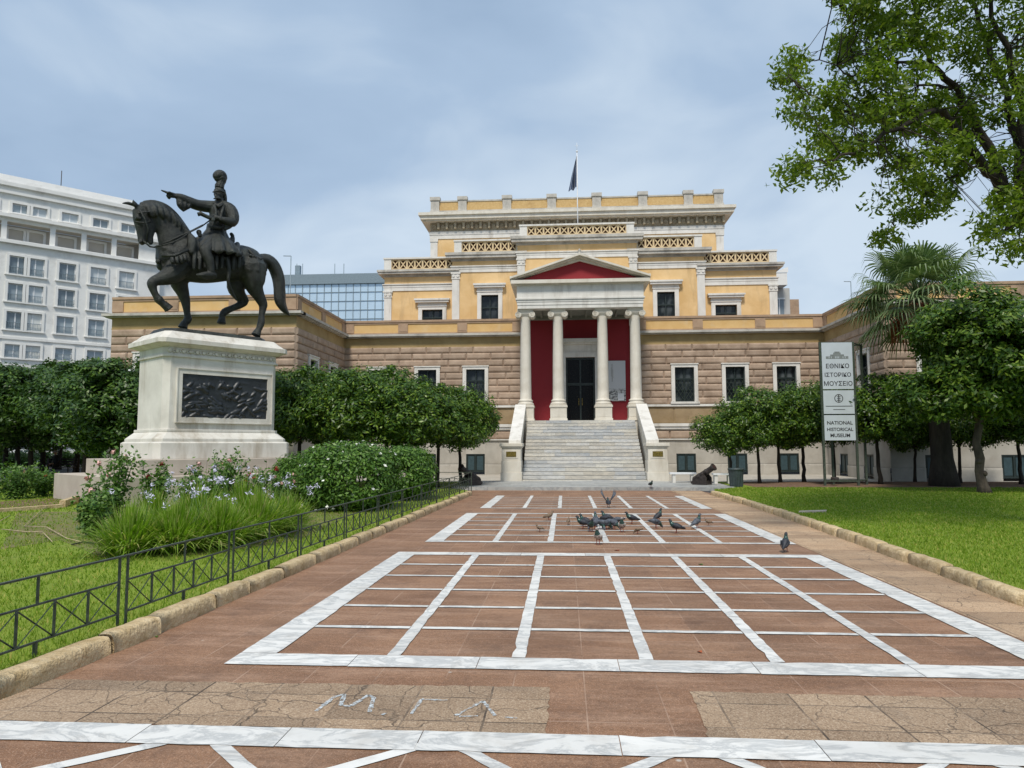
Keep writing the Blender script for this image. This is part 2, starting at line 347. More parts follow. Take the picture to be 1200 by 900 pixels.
def build(name, mb, mats, parent=None, loc=None, bevel=0):
    """mesh in world coordinates; origin moved to loc (or the parent's)"""
    pl = WL[parent.name] if parent is not None else (0,0,0)
    o_ = loc if loc is not None else pl
    if isinstance(mb, MB):
        mb.v = [(x-o_[0], y-o_[1], z-o_[2]) for x,y,z in mb.v]; me = mb.mesh(name, mats)
    else: me = mb
    o = bpy.data.objects.new(name, me); o.location = tuple(o_[i]-pl[i] for i in range(3)); link(o, parent); WL[o.name] = tuple(o_)
    if bevel:
        b = o.modifiers.new('bevel', 'BEVEL'); b.width = bevel; b.segments = 2; b.limit_method = 'ANGLE'; b.angle_limit = radians(40)
    return o
def place(name, me, loc, parent=None, rz=0, sc=None):
    o = bpy.data.objects.new(name, me); o.location = loc; o.rotation_euler = (0,0,rz)
    if sc: o.scale = sc
    return link(o, parent)
class Frame:
    def __init__(s, o, d, n): s.o = o; s.d = d; s.n = n
    def p(s, a, out, z): return (s.o[0]+s.d[0]*a+s.n[0]*out, s.o[1]+s.d[1]*a+s.n[1]*out, z)
def np_mesh(name, V, Fq, mat, k=4):
    """V (n*k,3); faces are consecutive k-gons"""
    me = bpy.data.meshes.new(name); nv = len(V); nf = nv//k
    me.vertices.add(nv); me.vertices.foreach_set('co', np.asarray(V, np.float32).ravel())
    me.loops.add(nv); me.loops.foreach_set('vertex_index', np.arange(nv, dtype=np.int32))
    me.polygons.add(nf); me.polygons.foreach_set('loop_start', np.arange(0, nv, k, dtype=np.int32))
    me.polygons.foreach_set('loop_total', np.full(nf, k, np.int32)); me.update(calc_edges=True)
    me.materials.append(mat); return me
def remeshed(name, mb, mat, voxel, smooth=1, iters=3):
    me = mb.mesh(name, mat); o = bpy.data.objects.new('tmp', me); COL.objects.link(o)
    r = o.modifiers.new('r', 'REMESH'); r.mode = 'VOXEL'; r.voxel_size = voxel; r.use_smooth_shade = True
    if smooth: s_ = o.modifiers.new('s', 'SMOOTH'); s_.factor = .5; s_.iterations = iters
    dg = bpy.context.evaluated_depsgraph_get(); out = bpy.data.meshes.new_from_object(o.evaluated_get(dg)); out.name = name
    bpy.data.objects.remove(o); 
    if not len(out.materials): out.materials.append(mat)
    return out

# ------------------------------------------------------------------ world and sun
SUN_EL, SUN_AZ = radians(56), radians(186)     # behind the viewer, a little to the left
w = bpy.data.worlds.new('World'); scene.world = w; w.use_nodes = True; nt = w.node_tree; nt.nodes.clear()
out = nt.nodes.new('ShaderNodeOutputWorld'); bg = nt.nodes.new('ShaderNodeBackground'); bg.inputs[1].default_value = .10
sky = nt.nodes.new('ShaderNodeTexSky'); sky.sky_type = 'NISHITA'; sky.sun_disc = False; sky.sun_elevation = SUN_EL; sky.sun_rotation = SUN_AZ; sky.air_density = 1.2; sky.dust_density = 2
v = coordn(nt, (1, 1, 2.2), 'Generated')
n1 = noise(nt, v, 1.15, 5, .5, .35); n2 = noise(nt, v, 3.6, 5, .5, .5)
nf = math_(nt, 'ADD', math_(nt, 'MULTIPLY', n1, .7), math_(nt, 'MULTIPLY', n2, .3))
cl = ramp(nt, nf, [(.32, (2.6, 3.65, 5.15)), (.5, (3.6, 4.75, 6.3)), (.64, (5.5, 6.5, 7.6))])
cc = mixc(nt, .95, sky.outputs[0], cl)
nt.links.new(cc, bg.inputs[0]); nt.links.new(bg.outputs[0], out.inputs[0])
sl = bpy.data.lights.new('sun', 'SUN'); sl.energy = 2.9; sl.angle = radians(10); sl.color = (1, .94, .84)
so = bpy.data.objects.new('sun', sl); COL.objects.link(so)
sd = mathutils.Vector((sin(SUN_AZ)*cos(SUN_EL), cos(SUN_AZ)*cos(SUN_EL), sin(SUN_EL)))
so.rotation_euler = sd.to_track_quat('Z', 'Y').to_euler(); so.location = (0, -10, 30)
vs = scene.view_settings; vs.view_transform = 'Standard'; vs.look = 'None'; vs.gamma = 1; vs.exposure = .22
scene.render.engine = 'CYCLES'; scene.cycles.max_bounces = 6; scene.cycles.transparent_max_bounces = 4

exec_parts = []
# ------------------------------------------------------------------ ground, paving, kerbs
def sheet(name, poly, z, mat, kind='structure', parent=None):
    mb = MB(); mb.add([(x, y, z) for x, y in poly], [tuple(range(len(poly)))]); o = build(name, mb, mat, parent); o['kind'] = kind; return o
sheet('ground', [(-500,-300),(500,-300),(500,700),(-500,700)], -.02, M['asphalt'])
sheet('forecourt_paving', [(-3.75,-4),(14,-4),(14,2),(5.3,12),(5.5,20),(4.9,27.35),(-3.75,27.35)], 0, M['paving'])
# kerb lines
KL = [(-3.68,-3),(-3.68,4.66),(-3.58,6.41),(-3.47,11.3),(-3.30,18),(-3.12,24.6)]
KR = [(4.50,3.0),(4.63,7.92),(4.74,10.74),(4.90,15.25),(4.97,20.19),(4.80,24.9)]
def kerb(line, side, name, seed):
    r = random.Random(seed); mb = MB()
    for (a, b) in zip(line[:-1], line[1:]):
        L = math.hypot(b[0]-a[0], b[1]-a[1]); d = ((b[0]-a[0])/L, (b[1]-a[1])/L); n = (-d[1]*side, d[0]*side); s = 0
        while s < L-.01:
            l = min(r.uniform(.75, 1.15), L-s); l = L-s if L-s-l < .4 else l
            j = r.uniform(-.012, .012); h = .14+r.uniform(-.012, .012); g = .006
            fr = Frame((a[0]+d[0]*s, a[1]+d[1]*s), d, n)
            # slightly lumpy worn stone: subdivided box
            N = 6; K = 4; vs_ = []; fs_ = []
            prof = [(-.0+j, -.02), (0+j, h*.55), (.012+j, h*.9), (.035+j, h), (.10+j, h+.004), (.165+j, h), (.18+j, h*.85), (.185+j, -.02)]
            for i in range(N+1):
                t = g+(l-2*g)*i/N
                e = .012 if i in (0, N) else 0
                for (o_, z) in prof:
                    q = fr.p(t, o_+(r.uniform(-.007, .007) if z > 0 else 0)+(e if o_ < .09 else -e), z-(e*.6 if z > .05 else 0)+(r.uniform(-.004, .004) if z > 0 else 0)); vs_.append(q)
            P_ = len(prof)
            for i in range(N):
                for k in range(P_-1):
                    q = (i*P_+k, (i+1)*P_+k, (i+1)*P_+k+1, i*P_+k+1); fs_.append(q if side < 0 else q[::-1])
            fs_.append(tuple(range(P_))); fs_.append(tuple(N*P_+k for k in reversed(range(P_))))
            mb.add(vs_, fs_, True); s += l
    o = build(name, mb, M['kerb']); o['kind'] = 'structure'; return o
kerb(KL, 1, 'kerb', 3); kerb(KR, -1, 'kerb', 5)
# pale path slabs between the white frame and the right kerb, and two bands of cracked slabs near the viewer
sheet('path', [(3.84,5.2),(4.70,5.2),(4.66,7.9),(4.76,10.7),(4.92,15.2),(4.99,20.2),(4.82,24.9),(4.9,27.2),(3.84,27.2)], .004, M['path'])
_r = random.Random(77)
def ragged(P, a=.014):
    out_ = []
    for p, q in zip(P, P[1:]+P[:1]):
        n = max(1, int(math.hypot(q[0]-p[0], q[1]-p[1])/.06))
        for k in range(n): t = k/n; out_.append((p[0]+(q[0]-p[0])*t+_r.uniform(-a, a)*(k > 0), p[1]+(q[1]-p[1])*t+_r.uniform(-a, a)*(k > 0)))
    return out_
sheet('path', ragged([(-3.72,4.335),(-.12,4.335),(-.12,5.16),(-3.72,5.10)]), .004, M['cracked'])
sheet('path', ragged([(.80,4.345),(4.70,4.365),(4.70,5.12),(.82,5.13)]), .004, M['cracked'])
# white marble strips: one sheet of separate slabs, each its own piece of stone
mb = MB(); rr = random.Random(21)
def strip(a, b, wd, seg=1.2, z=.008, wd2=None):
    L = math.hypot(b[0]-a[0], b[1]-a[1]); d = ((b[0]-a[0])/L, (b[1]-a[1])/L); n = (-d[1], d[0]); s = 0
    while s < L-.005:
        l = min(rr.uniform(.75, 1.25)*seg, L-s); l = L-s if L-s-l < .3*seg else l
        g = .0025; fr = Frame(a, d, n); t0, t1 = s+g, s+l-g
        j = lambda: rr.uniform(-.004, .004)
        m_ = max(1, int((t1-t0)/.12)); e0 = [fr.p(t0+(t1-t0)*k/m_, -wd/2+j()-(.012*rr.random() if rr.random() < .06 else 0)*-1, z) for k in range(m_+1)]; e1 = [fr.p(t0+(t1-t0)*k/m_, wd/2+j()-(.02*rr.random() if rr.random() < .08 else 0), z) for k in reversed(range(m_+1))]
        mb.add(e0+e1, [tuple(range(2*m_+2))]); s += l
def rug(xl, xr, y0, y1, side, near, far, rows, cols, cx, pitch, vw=.105, hw=.08, skew=0.):
    """marble frame with crossing strips; y lines drop a little to the right"""
    Y = lambda x, y: y
    if near: strip((xl, y0+near/2), (xr, y0+near/2), near, 1.15)
    if far: strip((xl, y1-far/2), (xr, y1-far/2), far, 1.15)
    ya, yb = y0+near+.003, y1-far-.003
    strip((xl+side/2, ya), (xl+side/2, yb), side, 1.3); strip((xr-side/2, ya), (xr-side/2, yb), side, 1.3)
    xs = [cx+pitch*k for k in range(-(cols//2-1), cols//2)]
    for x in xs: strip((x, ya), (x, yb), vw, 1.3)
    edges = [xl+side]+[e for x in xs for e in (x-vw/2, x+vw/2)]+[xr-side]
    for r_ in range(1, rows):
        y = ya+(yb-ya)*r_/rows
        for k in range(0, len(edges), 2): strip((edges[k]+.003, y), (edges[k+1]-.003, y), hw, 2.5)
rug(-2.60, 3.80, 5.53, 11.42, .30, .30, .28, 6, 6, .615, .987)
rug(-2.42, 3.83, 12.62, 18.05, .30, .15, .18, 6, 6, .695, .955)
rug(-2.26, 3.81, 19.45, 24.35, .27, .13, 0, 6, 6, .79, .938)
strip((-3.70, 4.19), (4.75, 4.215), .27, 1.0)
g_ = lambda u, v: G(u, v, 0)[:2]
per = G(515, 886)[0]-G(213, 884)[0]
for k in range(-1, 4):
    for a_, b_ in ((g_(172, 880.5), g_(60, 900)), (g_(251, 882), g_(292, 905))):
        a_ = (a_[0]+per*k, 4.055); dx_ = (b_[0]+per*k-a_[0]); dy_ = b_[1]-4.055
        strip((a_[0]-dx_*.3, 4.055-dy_*.3), (a_[0]+dx_*3.2, 4.055+dy_*3.2), .085, 1.2, .0055)
o = build('marble_paving_strips', mb, M['pave_marble']); o['kind'] = 'structure'
# sprayed letters on the cracked slabs
def pen(path, wd, mb, z):
    for a, b in zip(path[:-1], path[1:]):
        L = math.hypot(b[0]-a[0], b[1]-a[1]); n = max(2, int(L/.03))
        for i in range(n):
            t0, t1 = i/n, (i+1)/n; ux, uy = (b[0]-a[0])/L, (b[1]-a[1])/L
            w0 = wd*rr.uniform(.6, 1.1)
            p = [(a[0]+(b[0]-a[0])*t, a[1]+(b[1]-a[1])*t) for t in (t0, t1)]
            
            mb.add([(p[0][0]+uy*w0, p[0][1]-ux*w0, z), (p[1][0]+uy*w0, p[1][1]-ux*w0, z), (p[1][0]-uy*w0, p[1][1]+ux*w0, z), (p[0][0]-uy*w0, p[0][1]+ux*w0, z)], [(0,1,2,3)])
gp = lambda *L: [G(u, v, .01)[:2] for u, v in L]
mb = MB()
pen(gp((370,833),(392,816),(404,813),(399,826),(411,827),(432,814),(438,817),(433,834)), .016, mb, .0085)
pen(gp((448,836),(451,836.6)), .02, mb, .0085)
pen(gp((482,836),(494,819),(524,820)), .013, mb, .0085)
pen(gp((534,838),(566,821),(580,838)), .014, mb, .0085); pen(gp((538,839),(560,838.5)), .010, mb, .0085)
pen(gp((592,840),(606,841)), .013, mb, .0085)
M['chalk'] = plain('pale_blue_white_sprayed_paint', (.50, .54, .56), .8, var=.25, scale=40); _n = M['chalk'].node_tree
_tr = _n.nodes.new('ShaderNodeBsdfTransparent'); _ms = _n.nodes.new('ShaderNodeMixShader'); _n.links.new(smooth_step(_n, noise(_n, coordn(_n), 42, 4, .8), .40, .58), _ms.inputs[0])
_n.links.new(_tr.outputs[0], _ms.inputs[1]); _n.links.new(_n.nodes['Principled BSDF'].outputs[0], _ms.inputs[2]); _n.links.new(_ms.outputs[0], _n.nodes['Material Output'].inputs[0])
tag(build('painted_lettering', mb, M['chalk']), 'pale blue sprayed letters on the cracked slabs in the foreground', 'graffiti')
# stain puddle and a few leaves dropped on the paving
def dropleaf(u, v, col, s, lab):
    x, y, _ = G(u, v, .0); m_ = MB(); pts = [(cos(a)*s*(1 if k % 2 else .7), sin(a)*s*.6, .012+.006*sin(a*2)) for k, a in enumerate([i*pi/4 for i in range(8)])]
    m_.add([(x+p[0], y+p[1], p[2]+.0) for p in pts], [tuple(range(8))]); m_.add([(x+p[0], y+p[1], p[2]-.004) for p in pts], [tuple(reversed(range(8)))])
    tag(build('fallen_leaf', m_, col), lab, 'leaf', 'leaves fallen on the paving')
dropleaf(821, 662, M['brightleaf'], .04, 'small green leaf lying on the red paving right of the centre')
dropleaf(820, 765, M['palmfruit'], .025, 'curled brown leaf lying on the large grid near its front edge')
dropleaf(723, 645.5, M['palmfruit'], .05, 'brown leaf lying on the red band between the two nearer grids')
dropleaf(183, 747, M['brightleaf'], .02, 'tiny yellow-green leaf lying beside the left kerb')

# platform in front of the stairs
mb = MB(); x = -4.2; r = random.Random(4)
while x < 6.2:
    l = min(r.uniform(1.1, 1.9), 6.2-x); mb.box(x+.002, x+l-.002, 27.25, 27.63, -.01, .125+r.uniform(-.002,.002)); x += l
y = 27.63
for row in range(6):
    x = -4.2
    while x < 6.2:
        l = min(r.uniform(.9, 1.6), 6.2-x); mb.box(x+.002, x+l-.002, y+.003, y+.75, -.01, .12+r.uniform(-.001,.001)); x += l
    y += .753
o = build('pavement_platform', mb, marble('grey_platform_marble', (.36, .37, .36), (.48, .48, .45), (.25, .26, .27), .6, .25)); o['kind'] = 'structure'
sheet('pavement', [(-30,32.0),(30,32.0),(30,43),(-30,43)], .05, M['basement'])
sheet('pavement', [(-4.2,27.35),(-3.0,27.35),(-3.0,32.2),(-4.2,32.2)], .02, M['basement'])

# ------------------------------------------------------------------ lawns
LL = [(-3.86,-4),(-3.86,4.66),(-3.76,6.41),(-3.65,11.3),(-3.48,18),(-3.30,24.6),(-3.4,25.6),(-4.3,27.0),(-4.3,32.0),(-60,32.0),(-60,52),(-70,52),(-70,-4)]
sheet('lawn', LL, .10, M['lawnbase'])
LR = [(30,-4),(30,32.0),(6.3,32.0),(6.3,27.6),(5.2,26.2),(4.99,24.9),(5.15,20.19),(5.09,15.25),(4.92,10.74),(4.81,7.92),(4.68,3),(4.68,-4)]
sheet('lawn', LR, .10, M['lawnbase'])
sheet('soil_bed', [G(*p)[:2] for p in [(0,652),(20,606),(300,600),(430,600),(350,640),(240,658),(120,662),(70,640)]], .104, M['dirtlawn'])
sheet('soil_bed', [(7,27.7),(26,27.7),(26,32),(7,32)], .104, M['soil'])
def inpoly(px, py, poly):
    ins = np.zeros(len(px), bool); n = len(poly); j = n-1
    for i in range(n):
        xi, yi = poly[i]; xj, yj = poly[j]
        c = ((yi > py) != (yj > py)) & (px < (xj-xi)*(py-yi)/(yj-yi+1e-12)+xi); ins ^= c; j = i
    return ins
def grass(name, poly, box, n, hgt, lab, holes=()):
    x = RNG.uniform(box[0], box[1], n); y = RNG.uniform(box[2], box[3], n)
    D = np.hypot(x, y); keep = RNG.random(n) < np.minimum(1, (box[4]/D)**1.6)
    keep &= inpoly(x, y, poly)
    for h_ in holes: keep &= ~(inpoly(x+RNG.normal(size=n)*.25+.3*np.sin(y*3.1+x), y+RNG.normal(size=n)*.3+.4*np.sin(x*2.3), h_) & (RNG.random(n) < .62))
    x, y, D = x[keep], y[keep], D[keep]; k = len(x)
    patch = .75+.35*np.sin(x*5.3+np.sin(y*4.1)*2)*np.sin(y*4.7+np.sin(x*3.3))+.4*np.sin(x*2.1+np.sin(y*1.7)*1.5)*np.sin(y*1.9+1.3*np.sin(x*1.1))
    h = hgt*RNG.uniform(.5, 1.3, k)*(.8+.3*patch); wd = .0045*np.maximum(1, D/7)*RNG.uniform(.7, 1.4, k)
    a = RNG.uniform(0, 2*pi, k); ln = RNG.uniform(.1, .9, k)*h; b = RNG.uniform(0, 2*pi, k)
    V = np.zeros((k, 3, 3)); 
    V[:,0,0] = x-np.cos(a)*wd; V[:,0,1] = y-np.sin(a)*wd; V[:,1,0] = x+np.cos(a)*wd; V[:,1,1] = y+np.sin(a)*wd
    V[:,:2,2] = .098; V[:,2,0] = x+np.cos(b)*ln; V[:,2,1] = y+np.sin(b)*ln; V[:,2,2] = .10+h
    me = np_mesh(name, V.reshape(-1,3), None, M['grassblade'], 3); o = bpy.data.objects.new(name, me); link(o); tag(o, lab, 'grass', None, 'stuff')
bare = [G(*p)[:2] for p in [(0,650),(20,606),(300,600),(400,600),(330,640),(240,655),(110,660),(60,640)]]
grass('lawn_grass', [(a, b) for a, b in LL[:9]]+[(-26,32),(-26,4)], (-20,-3.6,4.2,26,6.5), 520000, .045, 'short green grass blades behind the low iron fence', [bare])
grass('lawn_grass', LR, (4.7,24,7,27.6,12), 460000, .040, 'bright mown grass blades on the right lawn')

# ------------------------------------------------------------------ museum building
XC = .83
mus = empty('museum_building', (XC, 41, 0), 'long ochre and brown neoclassical museum with marble portico, stairs and stepped upper storeys', 'building')
def rusticated(fr, L, z0, z1, nc, opens, bl=1.55, seed=1, depth=.08, mb=None):
    r = random.Random(seed); h = (z1-z0)/nc
    for c in range(nc):
        a0, a1 = z0+c*h, z0+(c+1)*h
        cuts = [0]; s = bl*(.5 if c % 2 else 1)*r.uniform(.9, 1.1)
        while s < L-.3: cuts.append(s); s += bl*r.uniform(.85, 1.15)
        cuts.append(L); segs = []
        for x0, x1 in zip(cuts[:-1], cuts[1:]): segs.append((x0, x1))
        for (o0, o1, oz0, oz1) in opens:
            if oz1 <= a0+.02 or oz0 >= a1-.02: continue
            ns = []
            for x0, x1 in segs:
                if x1 <= o0 or x0 >= o1: ns.append((x0, x1)); continue
                if x0 < o0: ns.append((x0, o0))
                if x1 > o1: ns.append((o1, x1))
            segs = ns
        for x0, x1 in segs:
            if x1-x0 < .02: continue
            g = min(.055, (x1-x0)*.3); gz = .05; P = fr.p; d2 = depth*r.uniform(.85, 1.15)
            v_ = [P(x0,0,a0),P(x1,0,a0),P(x1,0,a1),P(x0,0,a1)]
            i1 = [P(x0+g,d2*.8,a0+gz),P(x1-g,d2*.8,a0+gz),P(x1-g,d2*.8,a1-gz),P(x0+g,d2*.8,a1-gz)]
            g2 = g*1.7; i2 = [P(x0+g2,d2,a0+gz*2.2),P(x1-g2,d2,a0+gz*2.2),P(x1-g2,d2,a1-gz*2.2),P(x0+g2,d2,a1-gz*2.2)]
            fs = []
            for k in range(4): fs.append((k,(k+1)%4,4+(k+1)%4,4+k)); fs.append((4+k,4+(k+1)%4,8+(k+1)%4,8+k))
            fs.append((8,9,10,11)); mb.add(v_+i1+i2, fs)
def wallgrid(mb, fr, L, z0, z1, opens, rev=.35, out=0):
    xs = sorted({0, L}|{o[0] for o in opens}|{o[1] for o in opens}); zs = sorted({z0, z1}|{max(z0,o[2]) for o in opens}|{min(z1,o[3]) for o in opens})
    for x0, x1 in zip(xs[:-1], xs[1:]):
        for a0, a1 in zip(zs[:-1], zs[1:]):
            cx_, cz = (x0+x1)/2, (a0+a1)/2
            if any(o[0] < cx_ < o[1] and o[2] < cz < o[3] for o in opens): continue
            mb.quad(fr.p(x0,out,a0), fr.p(x1,out,a0), fr.p(x1,out,a1), fr.p(x0,out,a1))
    for o in opens:
        P = fr.p; b0 = max(z0, o[2]); b1 = min(z1, o[3])
        mb.quad(P(o[0],out,b0),P(o[0],out-rev,b0),P(o[0],out-rev,b1),P(o[0],out,b1)); mb.quad(P(o[1],out-rev,b0),P(o[1],out,b0),P(o[1],out,b1),P(o[1],out-rev,b1))
        mb.quad(P(o[0],out,b1),P(o[0],out-rev,b1),P(o[1],out-rev,b1),P(o[1],out,b1)); mb.quad(P(o[0],out-rev,b0),P(o[0],out,b0),P(o[1],out,b0),P(o[1],out-rev,b0))
FM = Frame((-12.63, 41.0), (1, 0), (0, -1)); WM = 26.93                 # main lower facade
FWL = Frame((-12.63, 33.4), (0, 1), (1, 0)); FWR = Frame((14.30, 41.0), (0, -1), (-1, 0))   # wing returns (7.6 m)
FLF = Frame((-21.75, 33.4), (1, 0), (0, -1)); FRF = Frame((14.30, 33.4), (1, 0), (0, -1))    # wing fronts
winM = [6.67, 9.44, 12.20]; winM = [2*XC-x for x in reversed(winM)]+winM
WZ0, WZ1 = 4.08, 5.98
opM = [(x+12.63-.53, x+12.63+.53, WZ0, WZ1) for x in winM]
opMo = [(x+12.63-.76, x+12.63+.76, WZ0-.10, WZ1+.16) for x in winM]
portal = (-2.05+12.63, 4.05+12.63, 2.9, 8.7)
def lower_wall(fr, L, wins, name, seed, door=None, endL=False, endR=False):
    ops = [(x-.53, x+.53, WZ0, WZ1) for x in wins]; opo = [(x-.70, x+.70, WZ0-.03, WZ1+.15) for x in wins]
    bops = [(x-.53, x+.53, .18, 1.2) for x in wins]
    cut = [door] if door else []
    mb = MB(); rusticated(fr, L, 3.92, 7.30, 9, opo+cut, seed=seed, mb=mb); 
    rusticated(fr, L, 2.02, 2.50, 1, [(c[0],c[1],0,9) for c in cut], 1.8, seed+1, .09, mb)
    build('rusticated_wall', mb, M['rustic'], mus)
    mb = MB(); rusticated(fr, L, 2.86, 3.80, 1, cut, 2.0, seed+2, .03, mb); build('flat_panel_course', mb, M['rustic_flat'], mus)
    mb = MB(); ss = [0]+([door[0], door[1]] if door else [])+[L]
    for a, b in zip(ss[::2], ss[1::2]):
        s = a
        r = random.Random(seed+9); 
        bo = [o for o in bops if a-.01 <= o[0] and o[1] <= b+.01]
        rusticated(Frame(fr.p(0,.04,0)[:2], fr.d, fr.n), L, .0, .62, 1, [(0,a,0,9),(b,L,0,9)]+bops, 2.1, seed+5, .02, mb)
        rusticated(fr, L, .62, 1.96, 1, [(0,a,0,9),(b,L,0,9)]+[(o[0],o[1],.0,1.2) for o in bops], 1.7, seed+6, .012, mb)
    # strip over basement windows so no gap is left
    for o in bops: mb.fbox(fr, o[0], o[1], -.3, .0, 1.2, 1.96)
    build('basement_wall', mb, M['basement'], mus)
    mb = MB()
    for a, b in zip(ss[::2], ss[1::2]):
        mb.fbox(fr, a, b, -.3, .12, 3.80, 3.92); mb.fbox(fr, a, b, -.3, .16, 2.56, 2.70); mb.fbox(fr, a, b, -.3, .22, 2.70, 2.86)
        mb.fbox(fr, a, b, -.3, .10, 1.96, 2.02); mb.fbox(fr, a, b, -.3, .07, 2.50, 2.56)
    build('string_course', mb, M['marble'], mus)
    mb = MB(); wallgrid(mb, fr, L, 7.30, 7.84, cut if door else []); mb.fbox(fr, 0, L, -.2, .03, 7.28, 7.34) if not door else None
    build('plaster_frieze', mb, M['frieze'], mus)
    mb = MB()
    e0 = -.34 if endL else 0; e1 = L+.34 if endR else L
    segs = [(e0, e1)] if not door else [(e0, door[0]-.25), (door[1]+.25, e1)]
    for a, b in segs:
        mb.fbox(fr, a+.12*endL, b-.12*endR, -.3, .20, 7.84, 7.90); mb.fbox(fr, a, b, -.3, .34, 7.90, 8.02); 
    build('cornice', mb, M['marble_dirty'], mus)
    # parapet: yellow panels between brown piers
    mb = MB(); mp = MB()
    for a, b in segs:
        a2, b2 = (0 if endL else a), (L if endR else b)
        mb.fbox(fr, a2, b2, -.25, .02, 8.02, 8.14); mb.fbox(fr, a2, b2, -.30, .08, 8.74, 8.86); mb.fbox(fr, a2, b2, -.27, .04, 8.64, 8.74)
        n = max(1, round((b2-a2)/3.1)); 
        for k in range(n+1):
            c = a2+(b2-a2)*k/n; c = min(max(c, a2+.28), b2-.28); mb.fbox(fr, c-.28, c+.28, -.26, .05, 8.14, 8.64)
            if 0 < k < n: mb.fbox(fr, c-.24, c+.24, -.2, .065, 8.22, 8.56)
        mp.fbox(fr, a2, b2, -.22, -.0, 8.14, 8.64)
    build('parapet_trim', mb, M['trimbrown'], mus); build('parapet_panel', mp, M['stucco_pale'], mus)
    return ops, bops
pd = (-2.35+12.63, 4.05+12.63, 2.0, 9.5)
lower_wall(FM, 10.28, [x+12.63 for x in winM[:3]], 'main', 11); FM2 = Frame((4.05, 41.0), (1, 0), (0, -1)); lower_wall(FM2, 10.25, [x-4.05 for x in winM[3:]], 'main', 15)
lower_wall(FWL, 7.6, [2.3, 5.4], 'wl', 31, endL=False); lower_wall(FWR, 7.6, [2.2, 5.3], 'wr', 41)
lower_wall(FLF, 9.12, [1.9, 4.6, 7.3], 'lf', 51, endR=True, endL=True); lower_wall(FRF, 11.5, [2.0, 5.2, 8.4], 'rf', 61, endL=True, endR=True)
# terrace roofs and hidden sides so that the block is solid
for bx_ in ((-12.63, 14.3, 41.35, 60, 7.9, 8.02), (-21.75, -12.65, 33.7, 60, 7.9, 8.02), (14.32, 25.8, 33.7, 60, 7.9, 8.02)): mb = MB(); mb.box(*bx_); build('terrace_roof', mb, M['trimbrown'], mus)
for bx_ in ((-21.75, -21.5, 33.42, 60, 0, 8.8), (25.6, 25.8, 33.42, 60, 0, 8.8)): mb = MB(); mb.box(*bx_); build('side_wall', mb, M['stucco_pale'], mus)

# windows of the lower floor: surround > sash > pane, one shared mesh of each, local frame: x along, -y outward, z up from the sill
def win_meshes(w_, h_, sur, hood, grille=True, nx=2, nz=3, bottom=True):
    a = MB(); W2 = w_/2; so_ = W2+sur
    a.box(-so_, -W2, -.10, .3, 0 if not bottom else -.10, h_+sur*.75); a.box(W2, so_, -.10, .3, 0 if not bottom else -.10, h_+sur*.75); a.box(-W2, W2, -.10, .3, h_, h_+sur*.75)
    a.box(-so_+.05, -W2-.06, -.125, -.10, 0, h_+sur*.4); a.box(W2+.06, so_-.05, -.125, -.10, 0, h_+sur*.4)
    if bottom: a.box(-so_-.06, so_+.06, -.17, .3, -.14, -.02)
    a.box(-so_-.04, so_+.04, -.14, .28, h_+sur*.75, h_+sur*.75+.06)
    if hood:
        a.box(-so_-.02, so_+.02, -.09, .28, h_+sur*.75+.06, h_+sur*.75+.06+hood*.45); a.box(-so_-.16, so_+.16, -.28, .28, h_+sur*.75+.06+hood*.45, h_+sur*.75+.06+hood*.75); a.box(-so_-.22, so_+.22, -.34, .28, h_+sur*.75+.06+hood*.75, h_+sur*.75+.06+hood)
    b = MB(); t = .055
    b.box(-W2, -W2+t, .10, .17, 0, h_); b.box(W2-t, W2, .10, .17, 0, h_); b.box(-W2+t, W2-t, .10, .17, 0, t); b.box(-W2+t, W2-t, .10, .17, h_-t, h_)
    b.box(-W2+t, W2-t, .09, .165, h_*.66-.04, h_*.66+.04); b.box(-.03, .03, .093, .16, t, h_*.66-.04); b.box(-.03, .03, .093, .16, h_*.66+.04, h_-t)
    b.box(-W2+t, -.03, .115, .155, h_*.33-.015, h_*.33+.015); b.box(.03, W2-t, .115, .155, h_*.33-.015, h_*.33+.015)
    c = MB(); c.box(-W2, W2, .18, .20, 0, h_)
    g = None
    if grille:
        g = MB(); n = 5; hh = h_*.62
        for k in range(-n, n+1):
            for sgn in (1, -1):
                x0 = k*w_/n; pts = []
                # diagonal bars clipped to the opening
                zz = np.linspace(.05, hh, 30); xx = x0+sgn*(zz-.05)*.62
                ok = [(x_, z_) for x_, z_ in zip(xx, zz) if abs(x_) < W2-.03]
                if len(ok) > 3: g.tube([(ok[0][0], .07, ok[0][1]), (ok[-1][0], .07, ok[-1][1])], .009, 4, smooth=False)
        g = g.mesh('window_grille', M['iron'])
    return a, b, c, g
def mk(a, m1, n): return a.mesh(n, m1)
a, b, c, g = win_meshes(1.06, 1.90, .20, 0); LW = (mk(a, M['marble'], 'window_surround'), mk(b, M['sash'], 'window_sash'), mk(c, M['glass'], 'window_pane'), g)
def window(parent, meshes, x, y, z, rz=0):
    px, py, pz = WL[parent.name]
    s_ = place('window', meshes[0], (x-px, y-py, z-pz), parent, rz)
    place('sash', meshes[1], (0,0,0), s_); place('pane', meshes[2], (0,0,0), s_)
    if meshes[3]: place('grille', meshes[3], (0,0,0), s_)
bm = MB(); bm.box(-.53, .53, .06, .10, 0, 1.02); bm.box(-.53, -.46, .02, .06, 0, 1.02); bm.box(.46, .53, .02, .06, 0, 1.02); bm.box(-.46, .46, .02, .06, .95, 1.02); bm.box(-.46, .46, .02, .06, 0, .07); bm.box(-.035, .035, .02, .06, .07, .95)
BS = bm.mesh('basement_shutter', M['sash'])
bm = MB(); 
for sx in (-1, 1): bm.box(sx*.25-.17, sx*.25+.17, .045, .055, .12, .9); 
BP = bm.mesh('shutter_panel', M['shutter'])
